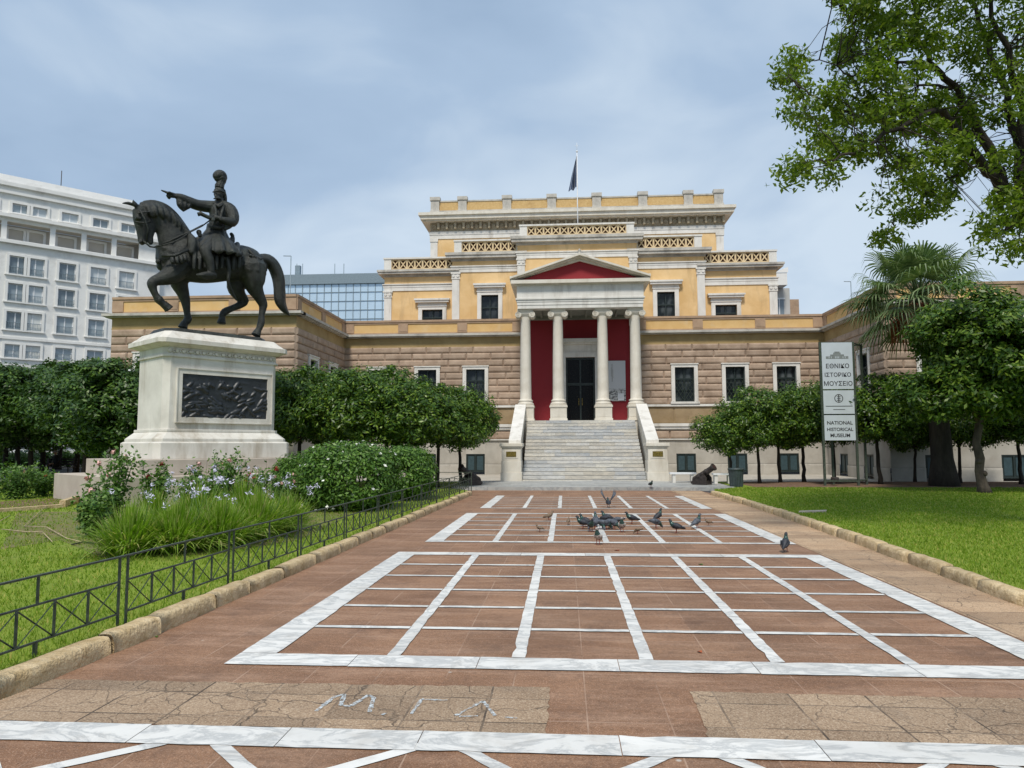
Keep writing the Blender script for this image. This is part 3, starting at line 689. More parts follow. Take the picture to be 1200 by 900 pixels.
def base_window(x, y, rz):
    px, py, pz = WL[mus.name]; s_ = place('basement_window', BS, (x-px, y-py, .18), mus, rz); place('shutter_panel', BP, (0,0,0), s_)
for x in winM: window(mus, LW, x, 41, WZ0); base_window(x, 41, 0)
for fr, lst, rz in ((FWL, [2.3, 5.4], pi/2), (FWR, [2.2, 5.3], -pi/2), (FLF, [1.9, 4.6, 7.3], 0), (FRF, [2.0, 5.2, 8.4], 0)):
    for s in lst:
        q = fr.p(s, 0, 0); window(mus, LW, q[0], q[1], WZ0, rz); base_window(q[0], q[1], rz)

# upper storeys ------------------------------------------------------------
def upper_bay(x0, x1, y, zt, pil, wins, dz, seed, lat, sides=True, back=50):
    """yellow bay: wall, marble architrave, frieze, cornice, pilasters and lattice parapet. zt = levels (arch0, arch1, cor0, cor1, par1)"""
    a0, a1, c0, c1, p1 = zt; L = x1-x0; fr = Frame((x0, y), (1, 0), (0, -1))
    mb = MB(); ops = [(w_[0]-x0-w_[1]/2, w_[0]-x0+w_[1]/2, 8.6, w_[2]) for w_ in wins]
    wallgrid(mb, fr, L, 8.02, a0, ops); wallgrid(mb, fr, L, a1, c0, [])
    if sides:
        for X, n in ((x0, -1), (x1, 1)):
            mb.quad((X, y, 8.02), (X, back, 8.02), (X, back, c0), (X, y, c0))
    build('ochre_wall', mb, M['stucco'], mus)
    mb = MB(); E = .07
    mb.fbox(fr, -E+.04, L+E-.04, -.3, E-.02, a0, a0+(a1-a0)*.5); mb.fbox(fr, -E, L+E, -.3, E, a0+(a1-a0)*.5, a1-.06); mb.fbox(fr, -E-.05, L+E+.05, -.3, E+.05, a1-.06, a1)
    for s0 in pil:
        s0 -= x0; mb.fbox(fr, s0, s0+.46, -.1, .06, 8.0, a0-.42); mb.fbox(fr, s0-.04, s0+.50, -.1, .09, a0-.42, a0-.36); mb.fbox(fr, s0-.02, s0+.48, -.1, .08, a0-.36, a0-.10); mb.fbox(fr, s0-.07, s0+.53, -.1, .12, a0-.10, a0-.002)
        for sg in (-.13, .13): # small rosette volutes on the capital
            q = fr.p(s0+.23+sg, .085, a0-.22); mb.tube([q, (q[0], q[1]-.035, q[2])], .085, 10, smooth=False)
    for X in (x0-.0, x1+.0):
        if sides: mb.box(X-.07, X+.07, y+.31, back, a0, a1) 
    build('architrave', mb, M['marble'], mus)
    mb = MB(); h = c1-c0
    mb.fbox(fr, -.05, L+.05, -.4, .05, c0, c0+.06)
    nd = int(L/.16); 
    for k in range(nd): s_ = (k+.25)*L/nd; mb.fbox(fr, s_, s_+.08, -.1, .13, c0+.06, c0+.15)
    mb.fbox(fr, -.10, L+.10, -.4, .09, c0+.06, c0+.15)
    mb.fbox(fr, -.34, L+.34, -back+y if sides else -.4, .34, c0+.15, c0+.15+(h-.15)*.5); mb.fbox(fr, -.40, L+.40, -.4, .40, c0+.15+(h-.15)*.5, c1)
    build('cornice', mb, M['marble_dirty'], mus)
    # lattice parapet
    ps, pe = lat; z0_, z1_ = c1+.003, p1; mb = MB()
    mb.box(ps, ps+.45, y-.18, y+.15, z0_, z1_); mb.box(pe-.45, pe, y-.18, y+.15, z0_, z1_)
    mb.box(ps-.04, pe+.04, y-.22, y+.18, z1_, z1_+.10)
    build('parapet_pier', mb, M['marble'], mus)
    mb = MB(); mb.box(ps+.45, pe-.45, y-.02, y+.08, z0_, z1_-.002); build('parapet_shade_plate', mb, M['latticeshade'], mus)  # dark plate added for the shade seen through the lattice crosses
    mb = MB(); A, B = ps+.45, pe-.45; n = round((B-A)/.50); cw = (B-A)/n; zl, zh = z0_+.12, z1_-.06
    mb.box(A, B, y-.13, y-.021, z0_+.002, zl); mb.box(A, B, y-.13, y-.021, zh, z1_-.002)
    for k in range(n+1):
        s_ = A+k*cw; e0 = max(A, s_-.05); e1 = min(B, s_+.05); mb.box(e0, e1, y-.128, y-.022, zl, zh)
    for k in range(n):
        s0, s1 = A+k*cw+.05, A+(k+1)*cw-.05; t = .032
        for (q0, q1, yo) in ((zl, zh, .122), (zh, zl, .118)):
            d = math.hypot(s1-s0, q1-q0); nx_, nz_ = -(q1-q0)/d*t, (s1-s0)/d*t; ff = y-yo; bb = y-.024
            P4 = [(s0+nx_, q0+nz_), (s0-nx_, q0-nz_), (s1-nx_, q1-nz_), (s1+nx_, q1+nz_)]
            mb.add([(x_, ff, z_) for x_, z_ in P4]+[(x_, bb, z_) for x_, z_ in P4], [(0,1,2,3),(7,6,5,4),(0,4,5,1),(1,5,6,2),(2,6,7,3),(3,7,4,0)])
    build('lattice_parapet', mb, M['latticepaint'], mus)
YU = 44.0
Y2 = YU
m2 = lambda x: 2*XC-x
a, b, c, g = win_meshes(1.28, 1.45, .24, .42, False, bottom=False); UW1 = (mk(a, M['marble'], 'window_surround'), mk(b, M['sash'], 'window_sash'), mk(c, M['glass'], 'window_pane'), None)
a, b, c, g = win_meshes(1.05, 2.25, .25, .44, False, bottom=False); UW2 = (mk(a, M['marble'], 'window_surround'), mk(b, M['sash'], 'window_sash'), mk(c, M['glass'], 'window_pane'), None)
zO = (11.28, 11.72, 12.16, 12.56, 13.26); zM = (12.32, 12.72, 13.02, 13.50, 14.22); zC = (13.02, 13.42, 13.84, 14.34, 14.98)
upper_bay(-11.14, -6.80, YU+.25, zO, [-11.14], [(-8.1, 1.28, 10.07)], 0, 1, (-11.14, -6.3))
upper_bay(m2(-6.80), m2(-11.14), YU+.25, zO, [m2(-11.14)-.46], [(m2(-8.1), 1.28, 10.07)], 0, 2, (m2(-6.3), m2(-11.14)))
upper_bay(-6.84, -2.60, YU, zM, [-6.84], [(-4.5, 1.05, 10.87)], 0, 3, (-6.84+.15, -2.4))
upper_bay(m2(-2.60), m2(-6.84), YU, zM, [m2(-6.84)-.46], [(m2(-4.5), 1.05, 10.87)], 0, 4, (m2(-2.4), m2(-6.84)-.15))
upper_bay(-2.78, m2(-2.78), YU-.35, zC, [-2.78, m2(-2.78)-.46], [], 0, 5, (-2.62, m2(-2.62)))
for x in (-8.1, m2(-8.1)): window(mus, UW1, x, YU+.25, 8.62)
for x in (-4.5, m2(-4.5)): window(mus, UW2, x, YU, 8.62)
# top tower block
TY = 50.0; tx0, tx1 = XC-10.15, XC+10.17
fr = Frame((tx0, TY), (1, 0), (0, -1)); L = tx1-tx0
mb = MB(); wallgrid(mb, fr, L, 12, 16.2, []); mb.quad((tx0,TY,12),(tx0,62,12),(tx0,62,17.4),(tx0,TY,17.4)); mb.quad((tx1,TY,12),(tx1,62,12),(tx1,62,17.4),(tx1,TY,17.4)); build('ochre_wall', mb, M['stucco'], mus)
mb = MB(); mb.fbox(fr, -.05, L+.05, -12, .05, 16.2, 16.48); mb.fbox(fr, -.08, L+.08, -12, .08, 16.48, 16.72)
for s0 in (0, L-.5): mb.fbox(fr, s0, s0+.5, -.1, .04, 12, 16.1); mb.fbox(fr, s0-.04, s0+.54, -.1, .08, 16.0, 16.198)
build('architrave', mb, M['marble'], mus)
mb = MB(); mb.fbox(fr, -.02, L+.02, -12, .04, 16.72, 17.36)
n = 34; cw = L/n
for k in range(n):
    s_ = (k+.5)*cw; mb.fbox(fr, s_+cw*.36, s_+cw*.5+.07, -.1, .30, 16.86, 17.36)
    q = fr.p(s_-.02, .04, 17.06); mb.tube([q, (q[0], q[1]-.06, q[2])], [.20, .15], 12, smooth=False)
build('medallion_frieze', mb, stone('stained_medallion_stone', (.30, .25, .17), (.42, .36, .26), 3, .9, (.16, .10, .06), .8), mus)
mb = MB(); mb.fbox(fr, -.45, L+.45, -12, .50, 17.36, 17.46); mb.fbox(fr, -.62, L+.62, -12, .66, 17.46, 17.72); mb.fbox(fr, -.74, L+.74, -12, .78, 17.72, 17.92); build('cornice', mb, M['marble_cream'], mus)
mb = MB(); mb.fbox(fr, -.05, L+.05, -1, .12, 17.92, 18.22); mb.fbox(fr, .1, L-.1, -.25, .06, 18.86, 18.96); build('parapet_trim', mb, M['marble_dirty'], mus)
mb = MB(); mb.fbox(fr, .3, L-.3, -.25, .02, 18.22, 18.86); build('brick_panel', mb, M['brick'], mus)
pier = MB(); pier.box(-.30, .30, -.16, .2, 18.22, 19.0); pier.box(-.36, .36, -.22, .25, 18.95+.003, 19.20); pier.box(-.34, .34, -.2, .22, 18.10, 18.224); PME = pier.mesh('parapet_pier', M['marble_dirty'])
for xx in (-9.0, -7.05, -3.9, -.76, 2.37, 5.55, 8.66, 10.72): place('parapet_pier', PME, (xx-XC, TY-41, 0), mus)
mb = MB(); mb.box(tx0+.1, tx1-.1, TY+.1, 62, 17.5, 17.9); mb.box(-11.1, 12.7, 44.6, 62, 12.0, 12.15); mb.box(-6.8, 8.4, 44.4, 60, 12.8, 12.95); mb.box(-2.7, 4.4, 44.2, 60, 13.6, 13.8); build('roof_slab', mb, M['trimbrown'], mus)
for bx_ in ((-11.12, -11.0, 44.6, 62, 8, 12.1), (12.66, 12.78, 44.6, 62, 8, 12.1)): mb = MB(); mb.box(*bx_); build('side_wall', mb, M['stucco'], mus)

# portico ------------------------------------------------------------------
FZ = 2.92
mb = MB(); mb.box(-2.34, 4.02, 37.22, 41.0, 0, FZ-.003); build('porch_base', mb, M['marble_cream'], mus)
mb = MB(); mb.box(-2.34, 4.02, 37.18, 41.0, FZ-.003, FZ); build('porch_floor', mb, M['stair'], mus)
# back wall with door opening
frB = Frame((-2.34, 41.0), (1, 0), (0, -1))
mb = MB(); wallgrid(mb, frB, 6.36, FZ, 8.75, [(2.44, 4.07, FZ, 6.60)], .3); build('red_wall', mb, M['red'], mus)
mb = MB()
for x0 in (-2.34, 3.70): mb.box(x0, x0+.34, 40.88, 41.0, FZ, 8.35); mb.box(x0-.03, x0+.37, 40.84, 41.0, 8.35, 8.75)
mb.box(-.22, .10, 40.86, 41.05, FZ, 6.90); mb.box(1.73, 2.05, 40.86, 41.05, FZ, 6.90); mb.box(.10, 1.73, 40.86, 41.05, 6.60, 6.90); mb.box(-.24, 2.07, 40.90, 41.0, 6.90, 7.32)
mb.box(-.34, 2.17, 40.72, 41.0, 7.32, 7.42); mb.box(-.48, 2.31, 40.55, 41.0, 7.42, 7.62)
for x0 in (-.2, 1.85): mb.box(x0, x0+.18, 40.7, 40.9, 6.92, 7.32)
build('door_surround', mb, M['marble'], mus, bevel=.01)
mb = MB(); mb.box(.10, 1.73, 41.16, 41.2, FZ, 6.60); dr = build('entrance_door', mb, M['blackglass'], mus)
mb = MB(); 
for x0, x1 in ((.10, .20), (.87, .96), (1.63, 1.73)): mb.box(x0, x1, 41.08, 41.155, FZ, 6.60)
for x0, x1 in ((.20, .87), (.96, 1.63)):
    for z0, z1 in ((FZ, FZ+.14), (5.02, 5.16), (6.48, 6.60)): mb.box(x0, x1, 41.085, 41.155, z0, z1)
build('door_frame', mb, M['sash'], dr)
mb = MB()
for x0 in (.80, .985): mb.box(x0, x0+.03, 41.02, 41.05, 3.9, 4.3)
build('handle', mb, M['brass'], dr)
# ceiling and beams: marble, with the porch shade painted in as dark grey-green
mb = MB(); mb.box(-2.3, 3.98, 37.9, 41.0, 8.9, 9.0); 
for k in range(8): x0 = -2.1+k*.82; mb.box(x0, x0+.12, 38.2, 40.9, 8.78, 8.898)
mb.box(-2.3, 3.98, 40.6, 40.99, 8.73, 8.898); build('porch_ceiling', mb, stone('painted_shade_marble_ceiling', (.16, .17, .15), (.22, .23, .20), 2), mus)
# entablature
mb = MB(); ex0, ex1, ey = -2.42, 4.12, 37.42
def ring(mb, x0, x1, y0, z0, z1, th=.6, yb=43.9):
    mb.box(x0, x1, y0, y0+th, z0, z1); mb.box(x0, x0+th, y0+th, yb, z0, z1); mb.box(x1-th, x1, y0+th, yb, z0, z1)
ring(mb, ex0+.04, ex1-.04, ey+.04, 8.76, 8.94); ring(mb, ex0+.015, ex1-.015, ey+.015, 8.94, 9.10); ring(mb, ex0-.01, ex1+.01, ey-.01, 9.10, 9.22)
ring(mb, ex0-.06, ex1+.06, ey-.06, 9.22, 9.30)
ring(mb, ex0, ex1, ey, 9.30, 9.96); build('entablature', mb, M['marble'], mus)
mb = MB(); ring(mb, ex0-.08, ex1+.08, ey-.08, 9.96, 10.02, .8); ring(mb, ex0-.30, ex1+.30, ey-.30, 10.02, 10.20, .9); build('cornice', mb, M['marble_cream'], mus)
# gable: raking cornices, tiled roof, red tympanum
ax = (ex0+ex1)/2; az = 11.42; x0, x1 = ex0-.34, ex1+.34; zb = 10.20
mb = MB(); mb.add([(ex0, ey+.12, zb), (ex1, ey+.12, zb), (ax, ey+.12, zb+(az-zb)*.93)], [(0,1,2)]); build('tympanum', mb, M['red'], mus)
mb = MB()
for sx in (-1, 1):
    xe = x0 if sx < 0 else x1
    for (y0, d0, d1, xo) in ((ey-.02, .30, .16, .0), (ey-.20, .16, .08, .0), (ey-.36, .08, -.02, .0)):
        top = [(xe, zb+.14-d1), (ax, az+.10-d1)]; bot = [(xe, zb+.14-d0 if zb+.14-d0 > zb else zb), (ax, az+.10-d0)]
        P4 = [bot[0], bot[1], top[1], top[0]]
        vs_ = [(px, y0, pz) for px, pz in P4]+[(px, 43.6, pz) for px, pz in P4]
        mb.add(vs_, [(0,1,2,3),(7,6,5,4),(0,4,5,1),(1,5,6,2),(2,6,7,3),(3,7,4,0)])
    mb.box(min(xe, xe-sx*.12), max(xe, xe-sx*.12), ey-.34, ey-.1, zb+.14, zb+.20)
build('raking_cornice', mb, M['marble_cream'], mus)
mb = MB(); mb.lathe([(.12,0),(.10,.05),(.04,.10),(.09,.18),(.01,.30)], (ax, ey-.2, az+.10), 10); build('finial', mb, M['marble_dirty'], mus)
# Ionic columns
def column_meshes():
    b = MB(); b.box(-.46,.46,-.46,.46,0,.12); b.box(-.42,.42,-.42,.42,.12,.70); b.box(-.36,.36,-.43,-.42,.2,.62); b.box(-.46,.46,-.46,.46,.70,.78); b.box(-.43,.43,-.43,.43,.78,.84)
    bb = b.mesh('pedestal', M['marble_cream'])
    s = MB(); s.lathe([(.40,.84),(.42,.88),(.41,.93),(.36,.96),(.345,1.0),(.38,1.04),(.375,1.08),(.33,1.10),(.315,1.12)], n=32)
    pr = [(.305,1.12)]+[(.295-.045*(t**1.6), 1.12+.05+t*4.05) for t in [i/8 for i in range(9)]]+[(.262, 5.40),(.262,5.46)]
    s.lathe(pr, n=48, flute=(1.15, 5.36)); sh = s.mesh('shaft', M['marble_cream'])
    c = MB(); c.lathe([(.262,5.46),(.29,5.49),(.34,5.56),(.36,5.60)], n=32); c.box(-.36,.36,-.30,.30,5.60,5.72); c.box(-.42,.42,-.34,.34,5.76,5.84); c.box(-.38,.38,-.32,.32,5.72,5.76)
    for sx in (-1, 1):
        cx = sx*.36; cz = 5.545
        c.tube([(cx, -.33, cz), (cx, -.22, cz), (cx, 0, cz), (cx, .22, cz), (cx, .33, cz)], [.165, .15, .11, .15, .165], 20)
        pts = []; rad = []
        for i in range(40):
            t = i/39; a = t*4.2*pi+pi/2; rr_ = .155*(1-t*.82); pts.append((cx-sx*rr_*cos(a)*1.0, -.335, cz+rr_*sin(a))); rad.append(.022*(1-t*.5))
        c.tube(pts, rad, 5); c.sphere((cx, -.335, cz), .03, 8, 5)
    cp = c.mesh('capital', M['marble_cream']); return bb, sh, cp
cm = column_meshes()
for xx in (-2.00, -.30, 2.01, 3.70):
    p = place('column', cm[0], (xx-XC, 37.92-41, FZ), mus); place('shaft', cm[1], (0,0,0), p); place('capital', cm[2], (0,0,0), p)
# stairs: separate treads of varied slabs
mb = MB(); NS = 18; r = random.Random(8); sx0, sx1 = -1.86, 3.52; ys0, ys1 = 32.05, 37.22; rise = FZ/NS; td = (ys1-ys0)/NS
for k in range(NS):
    x = sx0
    while x < sx1-.01:
        l = min(r.uniform(.7, 2.1), sx1-x); l = sx1-x if sx1-x-l < .4 else l
        mb.box(x+.0015, x+l-.0015, ys0+k*td-.025, ys0+(k+1)*td+.01, k*rise+.03, (k+1)*rise); mb.box(x+.0015, x+l-.0015, ys0+k*td, ys0+(k+1)*td+.01, k*rise, k*rise+.03); x += l
build('staircase', mb, M['stair'], mus)
for (a, b) in ((-2.80, -1.87), (3.53, 4.46)):
    mb = MB()
    mb.box(a, b, 31.9, 33.0, 0.0, .50); mb.box(a+.03, b-.03, 31.93, 33.0, .50, 1.0); mb.box(a+.05, b-.05, 31.95, 33.0, 1.0, 1.56)
    mb.box(a-.04, b+.04, 31.86, 33.05, 1.62, 1.76); mb.box(a+.0, b-.0, 31.9, 33.0, 1.56, 1.62)
    c0, c1 = ((a+.28, b-.1) if a < 0 else (a+.1, b-.28))
    P6 = [(33.01, .0), (37.5, .0), (37.5, 3.62), (33.01, 1.74)]
    mb.add([(c0+.04, y_, z_) for y_, z_ in P6]+[(c1-.04, y_, z_) for y_, z_ in P6], [tuple(range(4)), (7,6,5,4)]+[(i,4+i,4+(i+1)%4,(i+1)%4) for i in range(4)])
    build('stair_cheek', mb, M['marble_cream'], mus, bevel=.012)
    mb = MB(); P4 = [(32.98, 1.763), (37.5, 3.63), (37.5, 3.77), (32.98, 1.90)]
    mb.add([(c0, y_, z_) for y_, z_ in P4]+[(c1, y_, z_) for y_, z_ in P4], [(0,1,2,3), (7,6,5,4)]+[(i,4+i,4+(i+1)%4,(i+1)%4) for i in range(4)])
    build('stair_coping', mb, M['marble'], mus)
for xx in (-2.335, 3.995):
    mb = MB(); mb.box(xx-.30, xx+.30, 31.935, 31.95, 1.10, 1.46); fp = build('plaque', mb, M['marble_cream'], mus); 
    mb = MB(); mb.box(xx-.22, xx+.22, 31.92, 31.935, 1.17, 1.40); build('inscription_plate', mb, M['brass'], fp)
# exhibition poster hung beside the door
mb = MB(); mb.box(2.36, 3.42, 40.93, 40.97, 4.12, 6.38)
pm, nt, b = base_mat('printed_poster', .5); v = coordn(nt); sep = nt.nodes.new('ShaderNodeSeparateXYZ'); nt.links.new(v, sep.inputs[0])
zf = smooth_step(nt, sep.outputs[2], .75, .55); pc = mixc(nt, smooth_step(nt, noise(nt, coordn(nt, (1.5,1,3)), 3.0, 7, .7), .46, .54), (.60, .60, .58), (.12, .12, .12))
nt.links.new(mixc(nt, zf, (.55, .56, .57), pc), b.inputs['Base Color'])
po = build('exhibition_poster', mb, pm, None, (2.89, 40.93, 4.12)); tag(po, 'tall pale grey printed poster on the red wall right of the entrance door', 'poster')
mb = MB(); mb.box(2.98, 3.32, 40.92, 40.93, 4.15, 4.55); o = build('notice_sheet', mb, M['whitepaint'], po)
mb = MB(); mb.box(2.66, 2.70, 40.924, 40.928, 5.2, 6.2); mb.box(2.72, 2.74, 40.924, 40.928, 5.4, 5.9); mb.box(2.62, 2.645, 40.924, 40.928, 5.5, 6.0); build('printed_figure', mb, plain('grey_print', (.34, .34, .33)), po)
# roof flagpole and flag
mb = MB(); mb.tube([(.96, 46.0, 13.8), (.96, 46.0, 20.6)], [.045, .025], 8); mb.tube([(.96,46,20.6),(.96,46,21.2)], .012, 5); mb.tube([(.82,46,21.0),(1.10,46,21.0)], .012, 5); mb.sphere((.96,46,20.62), .07, 8, 5)
tag(build('flagpole', mb, M['whitepaint'], None, (.96, 46, 13.8)), 'thin white flagpole topped by a small cross on the museum roof', 'flagpole')
fm, nt, b = base_mat('blue_white_flag_cloth', .9); sep = nt.nodes.new('ShaderNodeSeparateXYZ'); nt.links.new(coordn(nt, (1, 1, 1), 'UV'), sep.inputs[0])
st = math_(nt, 'GREATER_THAN', math_(nt, 'FRACT', math_(nt, 'MULTIPLY', sep.outputs[0], 4.5)), .62)
nt.links.new(mixc(nt, st, (.025, .05, .12), (.30, .34, .40)), b.inputs['Base Color'])
mb = MB(); N = 16; K = 20; vs_ = []; uv_ = []
for i in range(N+1):
    t = i/N
    for k in range(K+1):
        q = k/K; wdt = .06+.62*(t**.9); x = .93-wdt*q*.80+.08*t*(1-q); y = 46+.14*sin(q*pi*4+t*2)*(.4+t)+.05*sin(t*9); z = 20.35-2.15*t-.25*q*(1-.3*t)+.05*sin(q*7)
        vs_.append((x, y, z)); uv_.append((q, t))
fs_ = [(i*(K+1)+k, i*(K+1)+k+1, (i+1)*(K+1)+k+1, (i+1)*(K+1)+k) for i in range(N) for k in range(K)]
mb.add(vs_, fs_, True); o = build('flag', mb, fm, None, (.93, 46, 20.3)); tag(o, 'blue and white flag hanging limp from the pole on the museum roof', 'flag')
uvl = o.data.uv_layers.new(name='UVMap')
for lp in o.data.loops: uvl.data[lp.index].uv = uv_[lp.vertex_index]
# ------------------------------------------------------------------ low iron fence
fence = empty('fence', (-3.85, 4.9, .1), 'low dark green iron fence with crossed bars along the left kerb', 'fence')
FL = [(-4.05,2.2),(-3.98,4.3),(-3.86,6.25),(-3.80,8.2),(-3.72,10.15),(-3.66,12.1),(-3.60,14.0),(-3.55,15.9),(-3.50,17.8),(-3.46,19.7),(-3.42,21.6),(-3.38,23.5),(-3.36,25.6)]
pm_ = MB(); pm_.box(-.009,.009,-.009,.009,-.12,.60); PMF = pm_.mesh('post', M['iron'])
fl = WL['fence']
for i, (a, b) in enumerate(zip(FL[:-1], FL[1:])):
    L = math.hypot(b[0]-a[0], b[1]-a[1]); d = ((b[0]-a[0])/L, (b[1]-a[1])/L); fr = Frame(a, d, (-d[1], d[0])); rz = math.atan2(d[1], d[0])
    for s in (.05, L-.06): q = fr.p(s, 0, 0); place('post', PMF, (q[0]-fl[0], q[1]-fl[1], 0), fence, rz)
    mb = MB(); mb.fbox(fr, 0, L-.005, -.014, .014, .690, .704); build('top_rail', mb, M['iron'], fence)
    mb = MB(); mb.fbox(fr, .06, L-.07, -.009, .009, .478, .492); build('middle_rail', mb, M['iron'], fence)
    mb = MB(); mb.fbox(fr, .06, L-.07, -.009, .009, .205, .219); build('bottom_rail', mb, M['iron'], fence)
    mb = MB(); n = 5; c0, c1 = .06, L-.07; cw = (c1-c0)/n
    for k in range(n):
        s0, s1 = c0+k*cw, c0+(k+1)*cw
        mb.tube([fr.p(s0, .006, .48), fr.p(s1, .006, .215)], .0065, 4, smooth=False); mb.tube([fr.p(s0, -.006, .215), fr.p(s1, -.006, .48)], .0055, 4, smooth=False)
        if k: mb.fbox(fr, s0-.008, s0+.008, -.008, .008, .215, .48)
    mb.fbox(fr, L*.5-.008, L*.5+.008, -.008, .008, .485, .69); mb.fbox(fr, L*.5-.012, L*.5+.012, -.012, .012, -.02, .21)
    build('crossed_bar_panel', mb, M['iron'], fence)
fence2 = empty('fence', (-4.5, 27.0, .1), 'short iron fence beside the left cannon, at the far end of the long one', 'fence')
fr = Frame((-3.4, 26.6), (-1, 0), (0, 1)); L = 3.4
mb = MB(); mb.fbox(fr, 0, L, -.012, .012, .68, .70); mb.fbox(fr, 0, L, -.01, .01, .47, .485); mb.fbox(fr, 0, L, -.01, .01, .22, .235); build('rail', mb, M['iron'], fence2)
mb = MB()
for k in range(12): mb.tube([fr.p(k*L/12,0,.23), fr.p((k+1)*L/12,0,.48)], .007, 4); mb.tube([fr.p(k*L/12,0.01,.48), fr.p((k+1)*L/12,.01,.23)], .007, 4)
build('crossed_bar_panel', mb, M['iron'], fence2)
for k in range(3): q = fr.p(k*L/2, 0, 0); mb = MB(); mb.box(q[0]-.014, q[0]+.014, q[1]-.014, q[1]+.014, 0, .70); build('post', mb, M['iron'], fence2)

# ------------------------------------------------------------------ equestrian statue
TH = radians(42); e1 = (sin(TH)*rt[0]-cos(TH)*sin(YW), sin(TH)*rt[1]+cos(TH)*cos(YW)); nv = (e1[1], -e1[0])   # nv faces the viewer
SC = RD(-9.58, 23.02)[:2]; BZ = .1
PF = Frame(SC, e1, nv)
DZ = .20
ped = empty('statue_pedestal', (SC[0], SC[1], BZ), 'tall white marble pedestal with a dark battle relief, under the bronze horse and rider', 'pedestal')
def octo(hl, hw, c):   # chamfered rectangle, ccw in (along, out)
    P = [(-hl+c,-hw),(hl-c,-hw),(hl,-hw+c),(hl,hw-c),(hl-c,hw),(-hl+c,hw),(-hl,hw-c),(-hl,-hw+c)]
    return P
def slab(mb, hl, hw, z0, z1, c=.16, hl2=None, hw2=None):
    hl2 = hl2 or hl; hw2 = hw2 or hw
    A = [PF.p(a, o, z0) for a, o in octo(hl, hw, c)]; B = [PF.p(a, o, z1) for a, o in octo(hl2, hw2, c)]
    mb.add(A+B, [tuple(range(8)), tuple(range(15,7,-1))]+[(i, i+8, (i+1)%8+8, (i+1)%8) for i in range(8)])
hl, hw = 1.80, 1.0
mb = MB()
slab(mb, hl+.34, hw+.34, 1.30, 1.76); slab(mb, hl+.34, hw+.34, 1.76, 1.80, .16, hl+.28, hw+.28); slab(mb, hl+.26, hw+.26, 1.80, 1.88); slab(mb, hl+.26, hw+.26, 1.88, 2.08, .16, hl+.06, hw+.06); slab(mb, hl+.07, hw+.07, 2.08, 2.16); build('moulded_base', mb, M['pedestal'], ped, bevel=.01)
mb = MB(); slab(mb, hl, hw, 2.16, 4.08+DZ); build('shaft', mb, M['pedestal'], ped)
mb = MB(); slab(mb, hl+.05, hw+.05, 4.08+DZ, 4.15+DZ); slab(mb, hl+.01, hw+.01, 4.15+DZ, 4.36+DZ); slab(mb, hl+.02, hw+.02, 4.36+DZ, 4.46+DZ, .16, hl+.22, hw+.22); slab(mb, hl+.26, hw+.26, 4.46+DZ, 4.60+DZ); slab(mb, hl+.22, hw+.22, 4.60+DZ, 4.70+DZ, .16, hl+.12, hw+.12); slab(mb, hl+.10, hw+.10, 4.70+DZ, 4.84+DZ, .16, hl-.02, hw-.02)
build('moulded_cap', mb, M['pedestal'], ped, bevel=.008)
mb = MB(); r = random.Random(2)   # carved frieze of leaves and discs
s = -hl+.12
while s < hl-.1:
    q = PF.p(s, hw+.012, 4.255+DZ); q2 = PF.p(s, hw+.05, 4.255+DZ); mb.tube([q, q2], [.075, .045], 8)
    for dz in (-.05, .05): mb.tube([PF.p(s+.07, hw+.02, 4.255+DZ), PF.p(s+.13, hw+.03, 4.255+DZ+dz)], [.018, .026], 5)
    s += .2
build('carved_frieze', mb, M['pedestal'], ped)
# inscription letters carved under the frieze, dark remains
rx0, rx1, rz0, rz1 = -1.30, 1.42, 2.52, 3.80
mb = MB()
for (a, b, c, d) in ((rx0-.14, rx1+.14, rz1, rz1+.14), (rx0-.14, rx1+.14, rz0-.14, rz0), (rx0-.14, rx0, rz0, rz1), (rx1, rx1+.14, rz0, rz1)): mb.fbox(PF, a, b, hw-.05, hw+.05, c, d)
for (a, b, c, d) in ((rx0-.17, rx1+.17, rz1+.14, rz1+.17), (rx0-.17, rx1+.17, rz0-.17, rz0-.14), (rx0-.17, rx0-.14, rz0-.14, rz1+.14), (rx1+.14, rx1+.17, rz0-.14, rz1+.14)): mb.fbox(PF, a, b, hw-.05, hw+.075, c, d)
build('relief_frame', mb, M['pedestal'], ped)
# the relief: a crowded battle scene in low figures
Nx, Nz = 150, 72; from mathutils import noise as mn
mb = MB(); vs_ = []
r = random.Random(12); bl = []
for k in range(95): bl.append((r.uniform(rx0, rx1), r.uniform(rz0, rz0+(rz1-rz0)*.8), r.uniform(.03, .07), r.uniform(.07, .22), r.uniform(-1.1, 1.1)))
for i in range(Nx+1):
    for k in range(Nz+1):
        a = rx0+(rx1-rx0)*i/Nx; z = rz0+(rz1-rz0)*k/Nz; h = .012*mn.noise((a*9, z*9, 0))+.015*mn.noise((a*3, z*3, 5))
        for (ba, bz, br, bl_, an) in bl:
            dx, dz = a-ba, z-bz
            if abs(dx) > .25 or abs(dz) > .25: continue
            u_ = dx*cos(an)+dz*sin(an); w_ = -dx*sin(an)+dz*cos(an); q = (w_/br)**2+(u_/bl_)**2
            if q < 1: h = max(h, .055*math.sqrt(1-q))
        vs_.append(PF.p(a, hw+.008+max(0, h), z))
mb.add(vs_, [(i*(Nz+1)+k, (i+1)*(Nz+1)+k, (i+1)*(Nz+1)+k+1, i*(Nz+1)+k+1) for i in range(Nx) for k in range(Nz)], True)
build('battle_relief', mb, M['relief'], ped)
mb = MB()
